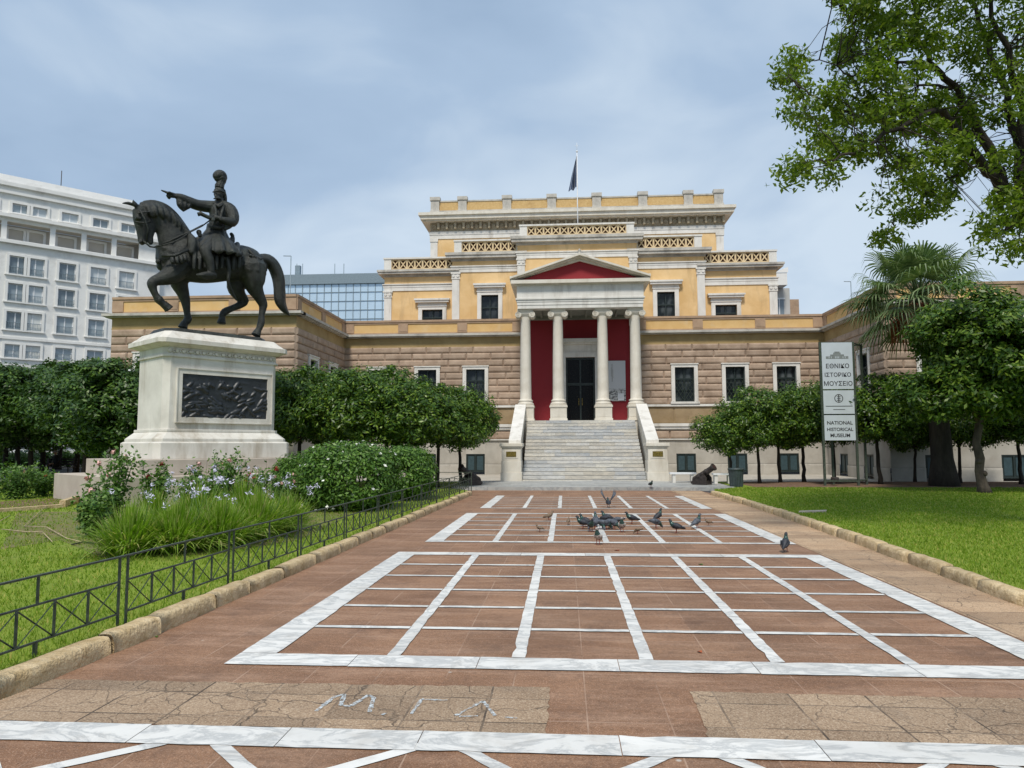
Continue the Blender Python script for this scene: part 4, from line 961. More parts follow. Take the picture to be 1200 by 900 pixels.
for (h1, h2, z0, z1) in ((hl+1.0, hw+1.0, .86, 1.30), (hl+1.65, hw+1.65, .10, .86)):
    c = 0
    nseg = 3
    for k in range(nseg):
        a0, a1 = -h1+2*h1*k/nseg, -h1+2*h1*(k+1)/nseg; mb.fbox(PF, a0+.003, a1-.003, -h2, h2, z0, z1)
build('stone_step', mb, M['steplime'], ped, bevel=.015)
mb = MB(); slab(mb, 1.72, .80, 4.84+DZ, 4.99+DZ, .3, 1.62, .68)
r = random.Random(5)
for k in range(26): a, o = r.uniform(-1.4, 1.4), r.uniform(-.5, .5); mb.sphere(PF.p(a, o, 4.93+DZ), r.uniform(.06, .2), 7, 5, (1.2, 1, r.uniform(.3, .6)))
statue = empty('equestrian_statue', (SC[0], SC[1], 4.84+DZ), 'dark bronze horse walking left with a plumed helmeted rider pointing ahead, on the marble pedestal', 'statue')
build('rocky_plinth', mb, M['bronze'], statue)
# joints surveyed on the statue's own vertical plane (the one the horse walks along); off = metres toward the viewer
KR_ = .00627
def S(x, y, off=0.0):
    u, v = 120+x/4.2875, 190+y/4.2875
    return PN(u, v, (SC[0]+nv[0]*off, SC[1]+nv[1]*off, 0), (nv[0], nv[1], 0))
NV = mathutils.Vector((nv[0], nv[1], 0))
def chain(mb, L, off=0, n=10, sq=None, sub=3):
    """L: (x, y, r[, off]) in survey units, interpolated smoothly"""
    P = [(l[0], l[1], l[2], l[3] if len(l) > 3 else off) for l in L]; out_ = []
    for i in range(len(P)-1):
        p0 = P[max(i-1, 0)]; p1 = P[i]; p2 = P[i+1]; p3 = P[min(i+2, len(P)-1)]
        for k in range(sub):
            t = k/sub; out_.append(tuple(.5*((2*b)+(-a+c)*t+(2*a-5*b+4*c-d)*t*t+(-a+3*b-3*c+d)*t**3) for a, b, c, d in zip(p0, p1, p2, p3)))
    out_.append(P[-1]); pts = [S(a, b, d) for a, b, c, d in out_]; rad = [max(.006, c*KR_) for a, b, c, d in out_]
    mb.tube(pts, rad, n, squash=(NV, sq) if sq else None)
    for q, r_ in ((pts[0], rad[0]), (pts[-1], rad[-1])):
        mb.sphere(q, r_*.98, 10, 7) if not sq else mb.sphere(q, r_*sq, 10, 7)
h = MB()
chain(h, [(335,500,60),(365,500,94),(430,490,112),(500,508,102),(570,510,96),(640,508,90),(700,505,93),(755,520,86),(790,530,55)], 0, 18, .78)
chain(h, [(310,520,40),(345,480,90)], .0, 14, .8); h.sphere(S(300,520,0), .17, 10, 8)
chain(h, [(420,470,92),(368,405,84),(338,345,69),(302,293,58),(264,258,50),(222,240,42),(200,240,36)], 0, 16, .55)       # neck
chain(h, [(188,235,34),(196,275,40),(202,315,38),(203,350,30),(203,385,24),(200,405,20)], 0, 14, .62)                       # head
chain(h, [(240,300,34),(238,340,28),(240,375,16),(243,400,13),(240,412,10)], 0, 10, .55); chain(h, [(225,290,36),(222,340,30)], 0, 10, .6)
for o_ in (-.09, .09): chain(h, [(172,222,12,o_),(160,205,11,o_*1.2),(153,188,3,o_*1.3)], o_, 8, .5)
chain(h, [(185,225,10),(150,212,9),(125,206,8),(102,207,4)], 0, 8)                                                        # forelock tuft
for o_ in (.10,): 
    chain(h, [(176,280,9,o_+.06),(190,284,7,o_+.07)], 0, 8); chain(h, [(196,398,9,.12),(190,404,8,.11)], 0, 8); chain(h,[(190,262,7,.15),(168,285,5,.12)],0,6)
# legs
A = .26
chain(h, [(385,520,66,A*.7),(345,565,50,A),(300,585,34,A),(262,597,25,A),(250,612,24,A),(255,640,18,A),(270,672,16,A),(283,690,21,A),(300,708,17,A),(318,722,20,A)], A, 12)
h.tube([S(312,712,A), S(336,740,A)], [.10, .15], 12)
chain(h, [(400,540,60,-A*.7),(385,600,46,-A),(402,650,32,-A),(415,690,25,-A),(420,715,21,-A),(426,760,16,-A),(430,788,20,-A),(415,808,17,-A)], -A, 12)
h.tube([S(412,805,-A), S(403,834,-A)], [.10, .155], 12)
chain(h, [(745,540,86,A*.6),(760,590,62,A),(765,630,46,A),(785,670,32,A),(806,712,25,A),(806,735,20,A),(800,770,16,A),(798,805,19,A),(788,835,17,A)], A, 12)
h.tube([S(785,840,A), S(770,872,A)], [.10, .16], 12)
chain(h, [(720,540,80,-A*.6),(690,590,62,-A),(672,630,48,-A),(690,670,34,-A),(712,697,26,-A),(690,718,20,-A),(650,735,17,-A),(615,752,20,-A),(600,775,16,-A)], -A, 12)
h.tube([S(603,778,-A), S(597,812,-A)], [.10, .15], 12)
for dx, rr_, oo in ((0, 1, 0), (-13, .6, .06), (14, .6, -.06), (4, .6, .10)):     # tail locks
    chain(h, [(785,485,26*rr_),(828,492,34*rr_,oo),(862,525+dx*.4,36*rr_,oo),(884+dx*.5,585,35*rr_,oo),(890+dx,650,31*rr_,oo),(893+dx,700,27*rr_,oo),(912+dx*.6,738,20*rr_,oo),(940,770,6*rr_,oo)], oo, 10)
r = random.Random(9)
for k in range(22):      # mane locks over the crest
    t = k/21; x = 215+(430-215)*t; y = 215-18*sin(t*2.4)+(t**2.1)*150
    o_ = r.uniform(.10, .2); chain(h, [(x, y, 11, .03), (x+16, y+12+20*t, 13, o_), (x+22+16*t, y+40+22*t, 9, o_+.06), (x+34, y+62+25*t, 3, o_+.06)], 0, 6, None, 2)
chain(h, [(210,205,12),(260,203,14),(320,224,14),(370,268,14),(410,320,13),(440,360,10)], 0, 8, .8)
# harness and ornaments stay separate from the body
hm = remeshed('horse_body', h, M['bronze'], .026, 1, 2)
ho = build('horse_body', hm, M['bronze'], statue); ho.location = tuple(-WL[statue.name][i] for i in range(3))
mb = MB()
def strap(L, r_=3.2): mb.tube([S(*p) for p in L], r_*KR_, 6)
strap([(258,428,.12),(300,418,.45),(350,405,.55),(400,380,.56),(440,352,.40),(500,322,.30),(545,288,.34)]); strap([(258,428,-.1),(330,400,.30),(440,348,.25),(505,315,.2)])
strap([(205,395,.17),(240,425,.15),(262,428,.12),(280,420,.2)], 4); strap([(165,300,.17),(200,305,.26),(245,300,.22)], 4); strap([(185,235,.2),(215,290,.27),(230,335,.25),(222,390,.18)], 4); strap([(178,255,.18),(240,250,.28)], 4)
strap([(300,470,.46),(360,470,.68),(430,440,.66)], 8); strap([(350,480,.66),(356,510,.70)], 10); strap([(372,478,.68),(378,512,.72)], 10); strap([(394,472,.70),(400,508,.73)], 10); strap([(412,466,.70),(418,500,.73)], 10)
for k in range(5): mb.sphere(S(745+k*12, 470+k*4, .50), .06, 8, 6, (1,1,1)); 
strap([(735,440,.42),(770,480,.54),(805,505,.42)], 7)
mb.sphere(S(280,500,.15), .08, 8, 6)
build('harness', mb, M['bronze'], statue)
mb = MB()   # saddle, blanket, holsters, sword
m2_ = MB()
for x in range(9):
    chain(m2_, [(470+x*26, 405+abs(x-4)*2, 14, .18), (466+x*27, 445, 12, .56), (462+x*28, 490, 11, .69), (460+x*28, 532+4*sin(x*2), 9, .68)], 0, 6)
chain(m2_, [(470,395,16,0),(500,392,24,0),(560,408,30,0),(640,402,22,0),(655,372,9,0),(648,362,10,0)], 0, 10); chain(m2_, [(440,372,16,.42),(452,400,24,.55),(448,450,18,.62)], 0, 8); chain(m2_, [(485,352,14,.28),(490,370,10,.3)], 0, 8)
chain(m2_, [(625,480,8,.72),(636,540,10,.74),(632,600,9,.70),(650,650,8,.62),(672,690,6,.55)], 0, 8); chain(m2_, [(640,440,14,.6),(690,460,12,.5),(700,450,6,.5)], 0, 8)
sm_ = remeshed('saddle', m2_, M['bronze'], .022, 1, 1); o = build('saddle', sm_, M['bronze'], statue); o.location = tuple(-WL[statue.name][i] for i in range(3))
# rider: one continuous figure, hair, skirt and helmet as children
rd = MB(); O = .0
chain(rd, [(575,395,46),(572,350,36),(578,300,42),(588,255,48),(590,225,42),(588,205,26)], 0, 16, 1.0)
chain(rd, [(588,210,17),(586,190,17),(584,178,20),(584,160,25),(586,145,26)], 0, 14, .95); 
rd.sphere(S(578,176,.13), .07, 8, 6, (1,1,1.4)); chain(rd, [(571,158,4,.15),(569,172,6,.19),(576,178,5,.17)], 0, 6); chain(rd, [(560,184,4,.14),(572,181,6,.19),(588,181,6,.18),(598,186,4,.12)], 0, 6)
for sx in (562, 586): rd.sphere(S(sx,163,.145), .028, 6, 5)
# right arm pointing ahead
chain(rd, [(560,225,32,-.1),(520,222,31,-.16),(475,215,28,-.16),(430,197,26,-.14),(395,178,20,-.12),(375,170,14,-.12)], 0, 12)
chain(rd, [(372,170,12,-.12),(352,166,15,-.12),(338,162,12,-.12)], 0, 10, .6)
chain(rd, [(340,158,7,-.10),(318,150,6,-.10),(297,142,4,-.10)], 0, 8)
for k, (a, b) in enumerate(((336,166),(338,171),(342,176))): chain(rd, [(346,b-3,7,-.12-.03*k),(330+k*3,b-1,6,-.12-.03*k),(325+k*3,b+3,6,-.12-.03*k),(331+k*3,b+7,5,-.12-.03*k)], 0, 7)
chain(rd, [(350,158,6,-.06),(336,152,6,-.05),(325,154,4,-.05)], 0, 7)
# sleeve hanging from the forearm
for k in range(6): chain(rd, [(382+k*11, 182+k*3, 12, -.12), (384+k*10, 212+k*2, 11, -.10+.04*(k%2)), (393+k*7, 240+k-abs(k-2)*5, 8, -.10)], 0, 8)
# left arm bent, hand with reins
chain(rd, [(612,222,30,.12),(640,240,34,.22),(655,275,33,.34),(650,300,28,.42),(625,297,22,.5),(598,288,16,.52),(588,284,13,.5)], 0, 12)
chain(rd, [(590,284,14,.5),(574,280,14,.47),(562,280,11,.44)], 0, 10)
for k in range(4): chain(rd, [(566,272+k*6,6,.44),(552,275+k*5,6,.45),(552,282+k*4,5.5,.52),(562,285+k*3,5,.54)], 0, 6)
chain(rd, [(572,270,6,.45),(558,266,5,.47),(548,270,5,.47)], 0, 6)
for k in range(5): chain(rd, [(640,285+k*4,13,.44),(648-k*8,318+k*3,9,.46),(636-k*5,332+k*2,6,.46)], 0, 6)
# leg
chain(rd, [(575,400,46,.25),(545,425,38,.50),(520,442,33,.66),(522,465,28,.72),(536,495,26,.75),(542,525,21,.76),(545,548,19,.76)], 0, 14)
chain(rd, [(560,568,16,.76),(545,566,18,.76),(515,566,16,.79),(488,568,11,.80),(476,566,6,.80)], 0, 10); chain(rd,[(500,578,10,.79),(540,582,10,.76),(566,578,9,.76)],0,8)
chain(rd, [(575,400,46,-.25),(545,425,38,-.50),(520,442,33,-.66),(536,495,26,-.75),(545,548,19,-.76),(560,566,16,-.76),(488,568,11,-.80)], 0, 12)
rm = remeshed('rider_body', rd, M['bronze'], .020, 1, 1); o = build('rider_body', rm, M['bronze'], statue); o.location = tuple(-WL[statue.name][i] for i in range(3)); RB = o; WL[o.name] = (0,0,0)
sk = MB()     # pleated coat skirt and open jacket
cxy = S(572, 330); N = 72
rings_ = [(318, .30, 575), (345, .31, 572), (380, .44, 568), (410, .58, 562), (435, .70, 560), (455, .76, 562), (468, .78, 566)]
vs_ = []; 
for i, (y, rr_, x) in enumerate(rings_):
    c = mathutils.Vector(S(x, y, 0)); amp = .0+.10*(i/6)
    for j in range(N):
        a = 2*pi*j/N; pl_ = 1+amp*(sin(a*15+.6*sin(i))*.8+.3*sin(a*7))
        al = cos(a)*rr_*1.0*pl_; ou = sin(a)*rr_*pl_*(.95 if i < 3 else 1.28); dz = -.10*max(0, sin(a))*i/6+(.05*sin(a*15) if i == 6 else 0)+(.10*max(0,-cos(a))*(-1) if i>4 else 0)
        vs_.append((c.x+e1[0]*al+nv[0]*ou, c.y+e1[1]*al+nv[1]*ou, c.z+dz))
sk.add(vs_, [(i*N+j, i*N+(j+1)%N, (i+1)*N+(j+1)%N, (i+1)*N+j) for i in range(len(rings_)-1) for j in range(N)], True)
so_ = build('coat_skirt', sk, M['bronze'], statue); so_.modifiers.new('t', 'SOLIDIFY').thickness = .03
mb = MB(); strap_ = lambda L, r_=3.2: mb.tube([S(*p) for p in L], r_*KR_, 7)
strap_([(560,215,.27),(572,250,.36),(566,300,.36),(560,335,.34)], 8); strap_([(612,215,.24),(600,250,.36),(590,300,.36),(585,335,.34)], 8)   # jacket edges
strap_([(540,318,.20),(565,328,.36),(595,330,.36),(615,318,.2)], 12); strap_([(542,308,.22),(566,316,.37),(600,318,.36)], 6)
strap_([(485,252,.40),(500,262,.42),(540,280,.46),(556,285,.48)], 10); strap_([(484,252,.40),(490,270,.40)], 9)
strap_([(560,205,.18),(580,225,.28),(612,208,.2)], 9)
build('sash_and_pistol', mb, M['bronze'], statue)
hb = MB()
zc = mathutils.Vector(S(587, 150)); k_ = KR_
prof = [(.0, 36), (12, 34), (22, 26), (29, 12), (32, 0), (34, -6), (30, -6)]
vs_ = []; N = 20
for (r_, z_) in prof:
    for j in range(N): a = 2*pi*j/N; vs_.append((zc.x+cos(a)*r_*k_, zc.y+sin(a)*r_*k_*1.05, zc.z+z_*k_))
hb.add(vs_, [(i*N+j, i*N+(j+1)%N, (i+1)*N+(j+1)%N, (i+1)*N+j) for i in range(len(prof)-1) for j in range(N)], True)
chain(hb, [(588,118,12),(592,105,12),(600,95,15),(606,80,22),(598,68,28),(586,66,28),(577,72,24),(578,82,18)], 0, 12); chain(hb, [(588,122,24),(594,106,21),(598,92,25),(594,78,28),(586,72,22)], 0, 12); chain(hb, [(604,100,9),(614,82,10),(612,66,12)], 0, 8)
chain(hb, [(607,150,12,0),(614,170,12,0),(618,195,9,0)], 0, 8); chain(hb, [(608,145,12,-.1),(614,180,11,-.1),(606,205,8,-.1)], 0, 8)
chain(hb, [(556,150,4,.16),(570,146,5,.20),(590,144,5,.21),(610,150,4,.16)], 0, 6)
o = build('plumed_helmet', remeshed('plumed_helmet', hb, M['bronze'], .014, 1, 1), M['bronze'], statue); o.location = tuple(-WL[statue.name][i] for i in range(3))

# ------------------------------------------------------------------ foliage tools
def unit(v_): return v_/np.maximum(1e-9, np.linalg.norm(v_, axis=-1, keepdims=True))
def leaves_np(C, Nn, a, b, rng, droop=.0):
    n = len(C); t = unit(np.cross(Nn, unit(rng.normal(size=(n, 3))))); u_ = np.cross(Nn, t)
    if droop: t = unit(t+np.array([0,0,-droop])); u_ = unit(np.cross(Nn, t)); 
    a = (a*rng.uniform(.55, 1.45, n))[:,None]; b = (b*rng.uniform(.7, 1.2, n))[:,None]
    V = np.stack([C-t*a, C+u_*b+t*a*.1-Nn*b*.25, C+t*a, C-u_*b+t*a*.1-Nn*b*.25], 1); return V.reshape(-1, 3)
def crown_np(R, ncl, rc, per, la, lb, seed, flat=1.0, holes=.0, low=.0):
    """leaf clumps spread through an ellipsoid of radii R centred on the origin"""
    rng = np.random.default_rng(seed); Cs = []; Ns = []
    d = unit(rng.normal(size=(ncl, 3))); rad = rng.uniform(.35, .95, ncl)**.55; cc = d*rad[:,None]
    cc[:,2] = np.where(cc[:,2] < low, cc[:,2]*.75, cc[:,2])
    ph = rng.uniform(0, 6.28, 6)
    lob = 1+.13*np.sin(3*d[:,0]+ph[0]+2*d[:,2])+.11*np.sin(4.3*d[:,1]+ph[1])+.10*np.sin(5.1*d[:,2]+3*d[:,0]+ph[2])+.07*np.sin(9*d[:,0]+7*d[:,1]+ph[3]); cc = cc*lob[:,None]
    for c in cc:
        r_ = rc*rng.uniform(.45, 1.4); m = int(per*rng.uniform(.6, 1.3)); dd = unit(rng.normal(size=(m, 3))); q = rng.uniform(.45, 1.08, m)[:,None]
        p = c*np.array(R)+dd*q*r_*np.array([1.1, 1.1, .75]); nrm = unit(dd*.7+unit(c*np.array(R))*.35+np.array([0,0,.55])+rng.normal(size=(m,3))*.38)
        Cs.append(p); Ns.append(nrm)
    C = np.concatenate(Cs); N_ = np.concatenate(Ns)
    return leaves_np(C, N_, la, lb, rng), rng
def trunk_mb(h, r0, lean, seed, R, zc, nb=7, lo=None):
    r = random.Random(seed); mb = MB(); pts = []; rad = []
    for i in range(7): t = i/6; pts.append((lean[0]*t+r.uniform(-.03,.03)*(i>0), lean[1]*t+r.uniform(-.03,.03)*(i>0), h*t-.05*(i==0))); rad.append(r0*(1.35-.5*t if i == 0 else 1.05-.3*t))
    mb.tube(pts, rad, 10); top = pts[-1]
    for k in range(nb):
        a = 2*pi*k/nb+r.uniform(-.3,.3); e = (R[0]*.7*cos(a), R[1]*.7*sin(a), zc+r.uniform(-.2,.5)*R[2])
        m1 = (top[0]*.72+e[0]*.28, top[1]*.72+e[1]*.28, top[2]+(e[2]-top[2])*.5)
        mb.tube([(top[0], top[1], top[2]-.1), m1, e], [r0*.6, r0*.38, r0*.12], 6)
    return mb
def treekind(name, R, ncl, rc, per, la, lb, seed, th, tr, zc, leaf, bark, lean=(0,0)):
    V, _ = crown_np(R, ncl, rc, per, la, lb, seed); V[:,2] += zc
    return np_mesh('crown', V, None, leaf), trunk_mb(th, tr, lean, seed, R, zc).mesh('trunk', bark)
KO = [treekind('o%d' % i, (1.85, 1.85, 1.5), 185, .42, 110, .080, .034, 40+i, 1.75, .085, 2.82, M['orangeleaf'], M['bark'], (.1*(i-1), .05)) for i in range(3)]
KD = [treekind('d%d' % i, (2.9, 2.9, 2.7), 270, .60, 120, .115, .050, 60+i, 2.2, .15, 4.2, M['darkleaf'], M['bark'], (.1, .1*i)) for i in range(2)]
def tree(kind, x, y, z, rz, sc, name, lab, group):
    o = empty(name, (x, y, z), lab, 'tree', group, rz); o.scale = sc
    place('trunk', kind[1], (0,0,0), o); place('crown', kind[0], (0,0,0), o); return o
def atu(u, D): q = PN(u, 520, RD(0, D), (fw[0], fw[1], 0)); return q[0], q[1]
# right row of bitter orange trees in front of the museum
gR = 'clipped bitter orange trees on the right lawn'
for i, (u, D, s, lab) in enumerate([(857,29.6,.74,'small clipped orange tree, first on the right, rising behind the litter bin'),
        (889,29.8,.84,'clipped orange tree with a slim trunk, second right of the right cannon'),
        (913,30.6,.90,'clipped orange tree with a forked trunk, third right of the cannon'),
        (941,31.0,.93,'clipped orange tree just left of the museum signboard'),
        (977,31.2,.92,'clipped orange tree right behind the museum signboard panels'),
        (1030,29.0,1.0,'rounded orange tree immediately right of the museum signboard'),
        (1070,30.8,.86,'low orange tree between the signboard and the thick palm trunk'),
        (1123,29.5,.84,'small orange tree with a thin trunk right of the thick palm trunk'),
        (1194,28.6,.95,'orange tree at the right edge beside the last basement window')]):
    x, y = atu(u, D); tree(KO[i % 3], x, y, .1, i*1.7, (s*.96, s*.90+.08*sin(i*2.7), s*(1+.06*sin(i*1.9))), 'orange_tree', lab, gR)
# left group between pedestal and museum
gM = 'orange trees between the statue and the museum'
for i, (u, D, s, lab) in enumerate([(513,27.8,.94,'clipped orange tree nearest the stairs on the left, slim bare trunk showing'),
        (540,30.5,.93,'orange tree partly hidden behind the one nearest the stairs, left side'),
        (478,26.8,1.02,'full orange tree behind the flowering hedge, second from the stairs on the left'),
        (452,29.5,1.12,'tallest orange tree of the middle group, third left of the stairs'),
        (415,27.0,1.04,'dark orange tree behind the hedge midway between stairs and pedestal'),
        (385,30.0,1.15,'orange tree rising behind the hedge, right of the pedestal'),
        (350,28.0,1.06,'orange tree just right of the pedestal, lower half behind shrubs'),
        (330,31.5,1.12,'orange tree whose crown touches the right side of the pedestal')]):
    x, y = atu(u, D); s *= .95; tree(KO[(i+1) % 3], x, y, .1, i*2.1, (s, s, s*(1+.05*sin(i*2.3))), 'orange_tree', lab, gM)
gL = 'trees of the park left of the pedestal'
for i, (u, D, s, lab) in enumerate([(-25,36,.98,'dark tree cut by the left edge of the view'),(7,41,.95,'dark tree at far left with a very thin trunk'),
        (22,46,1.05,'dark tree at far left standing in front of the parked cars'),(38,38,.92,'dark tree with its trunk left of the bench'),
        (51,43,1.06,'dark tree with a thick trunk just left of the seated person'),(90,42,1.02,'dark tree right of the bench and seated person'),
        (70,52,1.12,'tall dark tree rising behind the bench'),(116,30.5,.86,'dark tree between the bench and the pedestal'),
        (150,28.5,.84,'dark tree touching the left side of the pedestal'),(100,36,.95,'dark tree in the second row left of the pedestal'),(-5,52,1.1,'dark tree in the back row at far left')]):
    x, y = atu(u, D); tree(KD[i % 2], x, y, .1, i*1.3, (s, s, s*.90), 'park_tree', lab, gL)
# bigger glossy trees on the right
V, _ = crown_np((2.1, 2.1, 2.35), 300, .48, 140, .095, .042, 81); V[:,2] += 4.35; V[:,0] += .45; V2, _ = crown_np((1.15, 1.1, .9), 60, .42, 130, .095, .042, 82); V2 += np.array((-1.35, -.1, 3.15)); V3, _ = crown_np((1.0, 1.1, .8), 50, .42, 130, .095, .042, 84); V3 += np.array((-.9, 0, 5.2)); V = np.concatenate([V, V2, V3])
x, y = atu(1149, 23.7)
o = empty('evergreen_tree', (x, y, .1), 'dense dark tree with a pale mottled trunk at the right, in front of the palm', 'tree')
place('crown', np_mesh('crown', V, None, M['brightleaf']), (0,0,0), o)
tm = MB(); tm.tube([(.04,0,-.05),(0,0,.22),(-.09,0,.7),(-.04,0,1.1),(-.12,.02,1.6),(.02,.05,2.2),(.25,.1,3.4)], [.25,.17,.13,.14,.12,.12,.10], 14)
for sx, zz in ((-1.2,3.2),(1.1,3.4),(-.4,4.6),(.6,4.8),(-1.6,2.9)): tm.tube([(.02,.05,2.3),(.3+sx*.3,.1,2.8),(.5+sx*.8,.2,zz+.3)], [.10,.07,.03], 8)
tm.sphere((-.12,-.06,1.0), .10, 8, 6); tm.sphere((.02,-.08,.62), .10, 8, 6)
build('trunk', tm.mesh('trunk', M['barkpale']), None, o).location = (0,0,0)
V, _ = crown_np((2.2, 2.0, 2.2), 260, .5, 130, .10, .042, 83); V[:,2] += 4.2
x, y = atu(1235, 24.5); o = empty('evergreen_tree', (x, y, .1), 'dense dark tree half cut off by the right edge, right of the pale trunk', 'tree')
place('crown', np_mesh('crown', V, None, M['brightleaf']), (0,0,0), o); build('trunk', trunk_mb(2.0,.2,(.1,0),5,(1.5,1.5,1.2),3.6).mesh('trunk', M['bark']), None, o).location = (0,0,0)

# palm ---------------------------------------------------------------------
x, y = atu(1104, 27.6); palm = empty('palm_tree', (x, y, .1), 'fan palm with a very thick trunk and red hanging stalks at the museum corner', 'palm')
mb = MB(); pts = []; rad = []
for i in range(14): t = i/13; pts.append((-.35*t*t, .2*t, -.05+6.95*t)); rad.append(.40-.12*t if i else .5)
rad[0] = .56; rad[1] = .47; mb.tube(pts, rad, 20); build('trunk', mb.mesh('trunk', M['bark']), None, palm).location = (0,0,0)
TOPP = np.array((-.55, .2, 7.15)); rng = np.random.default_rng(5)
def frond(az, el, pl, fr_, droop, nb=26, mat='palmleaf'):
    q = MB(); d = np.array((cos(az)*cos(el), sin(az)*cos(el), sin(el))); base = TOPP+rng.normal(size=3)*.08
    tip = base+d*pl+np.array((0,0,-droop*.25*pl)); mid = base+d*pl*.5+np.array((0,0,.04))
    q.tube([tuple(base), tuple(mid), tuple(tip)], [.035, .025, .018], 4)
    d2 = tip-mid; d2 /= np.linalg.norm(d2); sd_ = np.cross(d2, (0,0,1)); sd_ /= max(1e-6, np.linalg.norm(sd_)); nr = np.cross(sd_, d2)
    for k in range(nb):
        a = (k/(nb-1)-.5)*2*2.15; l = fr_*(1-.28*abs(a)/2.15)*rng.uniform(.85, 1.1); dir_ = d2*cos(a)+sd_*sin(a)+nr*.12*cos(a*2); w_ = .034; pv = np.cross(dir_, nr); pv /= np.linalg.norm(pv)
        p0 = tip; p1 = tip+dir_*l*.55; p2 = tip+dir_*l*.82+np.array((0,0,-.10*l*(1+droop))); p3 = tip+dir_*l+np.array((0,0,-.38*l*(1+droop)))*rng.uniform(.6,1.2)
        q.add([tuple(p0-pv*.01), tuple(p0+pv*.01), tuple(p1+pv*w_), tuple(p1-pv*w_), tuple(p2+pv*w_*.7), tuple(p2-pv*w_*.7), tuple(p3)], [(0,1,2,3),(3,2,4,5),(5,4,6)])
    build('frond', q.mesh('frond', M[mat]), None, palm).location = (0,0,0)
for k in range(54):
    t = k/53; el = 1.40-1.95*t+rng.uniform(-.12,.12); frond(k*2.39996+rng.uniform(-.2,.2), el, rng.uniform(1.3,1.75)*(1.0 if t > .15 else .8), rng.uniform(1.15,1.4), .02+.30*t, 30)
for k in range(9): frond(k*2.4+.5, -.2-rng.uniform(0,.5), .5, .7, 1.8, 14, 'deadfrond')
q = MB()
for k in range(150): a = rng.uniform(0,2*pi); r_ = rng.uniform(.35,1.5); z0 = rng.uniform(-1.3,-.5); p = TOPP+np.array((cos(a)*r_*.7, sin(a)*r_*.7, z0)); q.tube([tuple(TOPP+np.array((cos(a)*.3,sin(a)*.3,-.2))), tuple(p), tuple(p+np.array((cos(a)*.12,sin(a)*.12,-rng.uniform(.35,.9))))], [.014,.018,.014], 3)
build('fruit_stalks', q.mesh('fruit_stalks', M['palmfruit']), None, palm).location = (0,0,0)

# overhanging tree at the upper right ----------------------------------------
bx, by = atu(1272, 13.5); ot = empty('overhanging_tree', (bx, by, .1), 'large spreading tree whose branches hang over the lawn at the upper right', 'tree')
def UV3(u, v, D): return np.array(PN(u, v, RD(0, D), (fw[0], fw[1], 0)))
base = np.array((bx, by, .1)); fork = UV3(1215, 246, 13.5)
mb = MB(); B0 = lambda p: tuple(np.array(p)-base)
limbs = []
def limb(L, r0, r1):
    pts = [UV3(*p) if len(p) == 3 and p[0] > 100 else np.array(p) for p in L]; n = len(pts); pp = []
    for i in range(n-1):
        for k in range(4): t = k/4; a = pts[i]*(1-t)+pts[i+1]*t+rng.normal(size=3)*.025; pp.append(a)
    pp.append(pts[-1]); mb.tube([B0(p) for p in pp], [r0+(r1-r0)*(i/(len(pp)-1)) for i in range(len(pp))], 8); limbs.extend(pp)
mb.tube([B0(p) for p in (base-np.array((0,0,.1)), base+np.array((0,0,.5)), base*.45+fork*.55+np.array((.05,0,0)), fork)], [.42,.33,.26,.20], 16)
limb([(1215,246,13.5),(1178,226,13.3),(1150,190,13.0),(1125,155,12.6),(1104,130,12.2),(1088,132,12.0),(1050,150,11.7),(1000,178,11.4),(975,192,11.3)], .11, .012)
limb([(1178,226,13.3),(1165,185,13.3),(1140,140,13.2),(1122,105,13.1),(1095,80,12.9),(1075,40,12.7),(1062,-20,12.5)], .11, .02)
limb([(1200,236,13.5),(1190,160,13.8),(1180,110,14.0),(1160,55,14.1),(1140,5,14.2),(1120,-50,14.3)], .10, .02)
limb([(1215,246,13.5),(1200,150,13.2),(1178,60,12.8),(1150,-20,12.5)], .09, .03)
limb([(1104,130,12.2),(1060,128,12.0),(1010,140,12.4),(965,120,12.6),(935,98,12.8),(918,84,12.8)], .035, .008)
limb([(1095,80,12.9),(1040,70,12.8),(1000,90,12.4),(960,70,12.0)], .032, .008)
limb([(1122,105,13.1),(1090,100,13.6),(1050,92,14.2),(1010,50,14.6),(985,10,14.8)], .032, .008)
limb([(1165,185,13.3),(1120,205,13.4),(1085,230,13.6),(1060,250,13.8)], .028, .008)
limb([(1190,160,13.8),(1215,130,14.6),(1240,60,15.0)], .06, .02); limb([(1215,246,13.5),(1250,180,13.0),(1290,100,12.6)], .14, .03); limb([(1215,246,13.5),(1190,262,13.3),(1170,275,13.1)], .06, .01); limb([(1230,240,13.5),(1200,290,12.9),(1190,300,12.8)], .028, .008)
LM = np.array(limbs)
poly = [(985,-60),(970,50),(935,62),(905,82),(908,140),(935,158),(955,170),(922,205),(935,232),(985,208),(1008,205),(1012,240),(1030,285),(1068,275),(1110,240),(1130,262),(1160,285),(1200,300),(1330,300),(1330,-260),(985,-260)]
rng = np.random.default_rng(23); Cs = []; Ns = []; Tw = []
cnt = 0
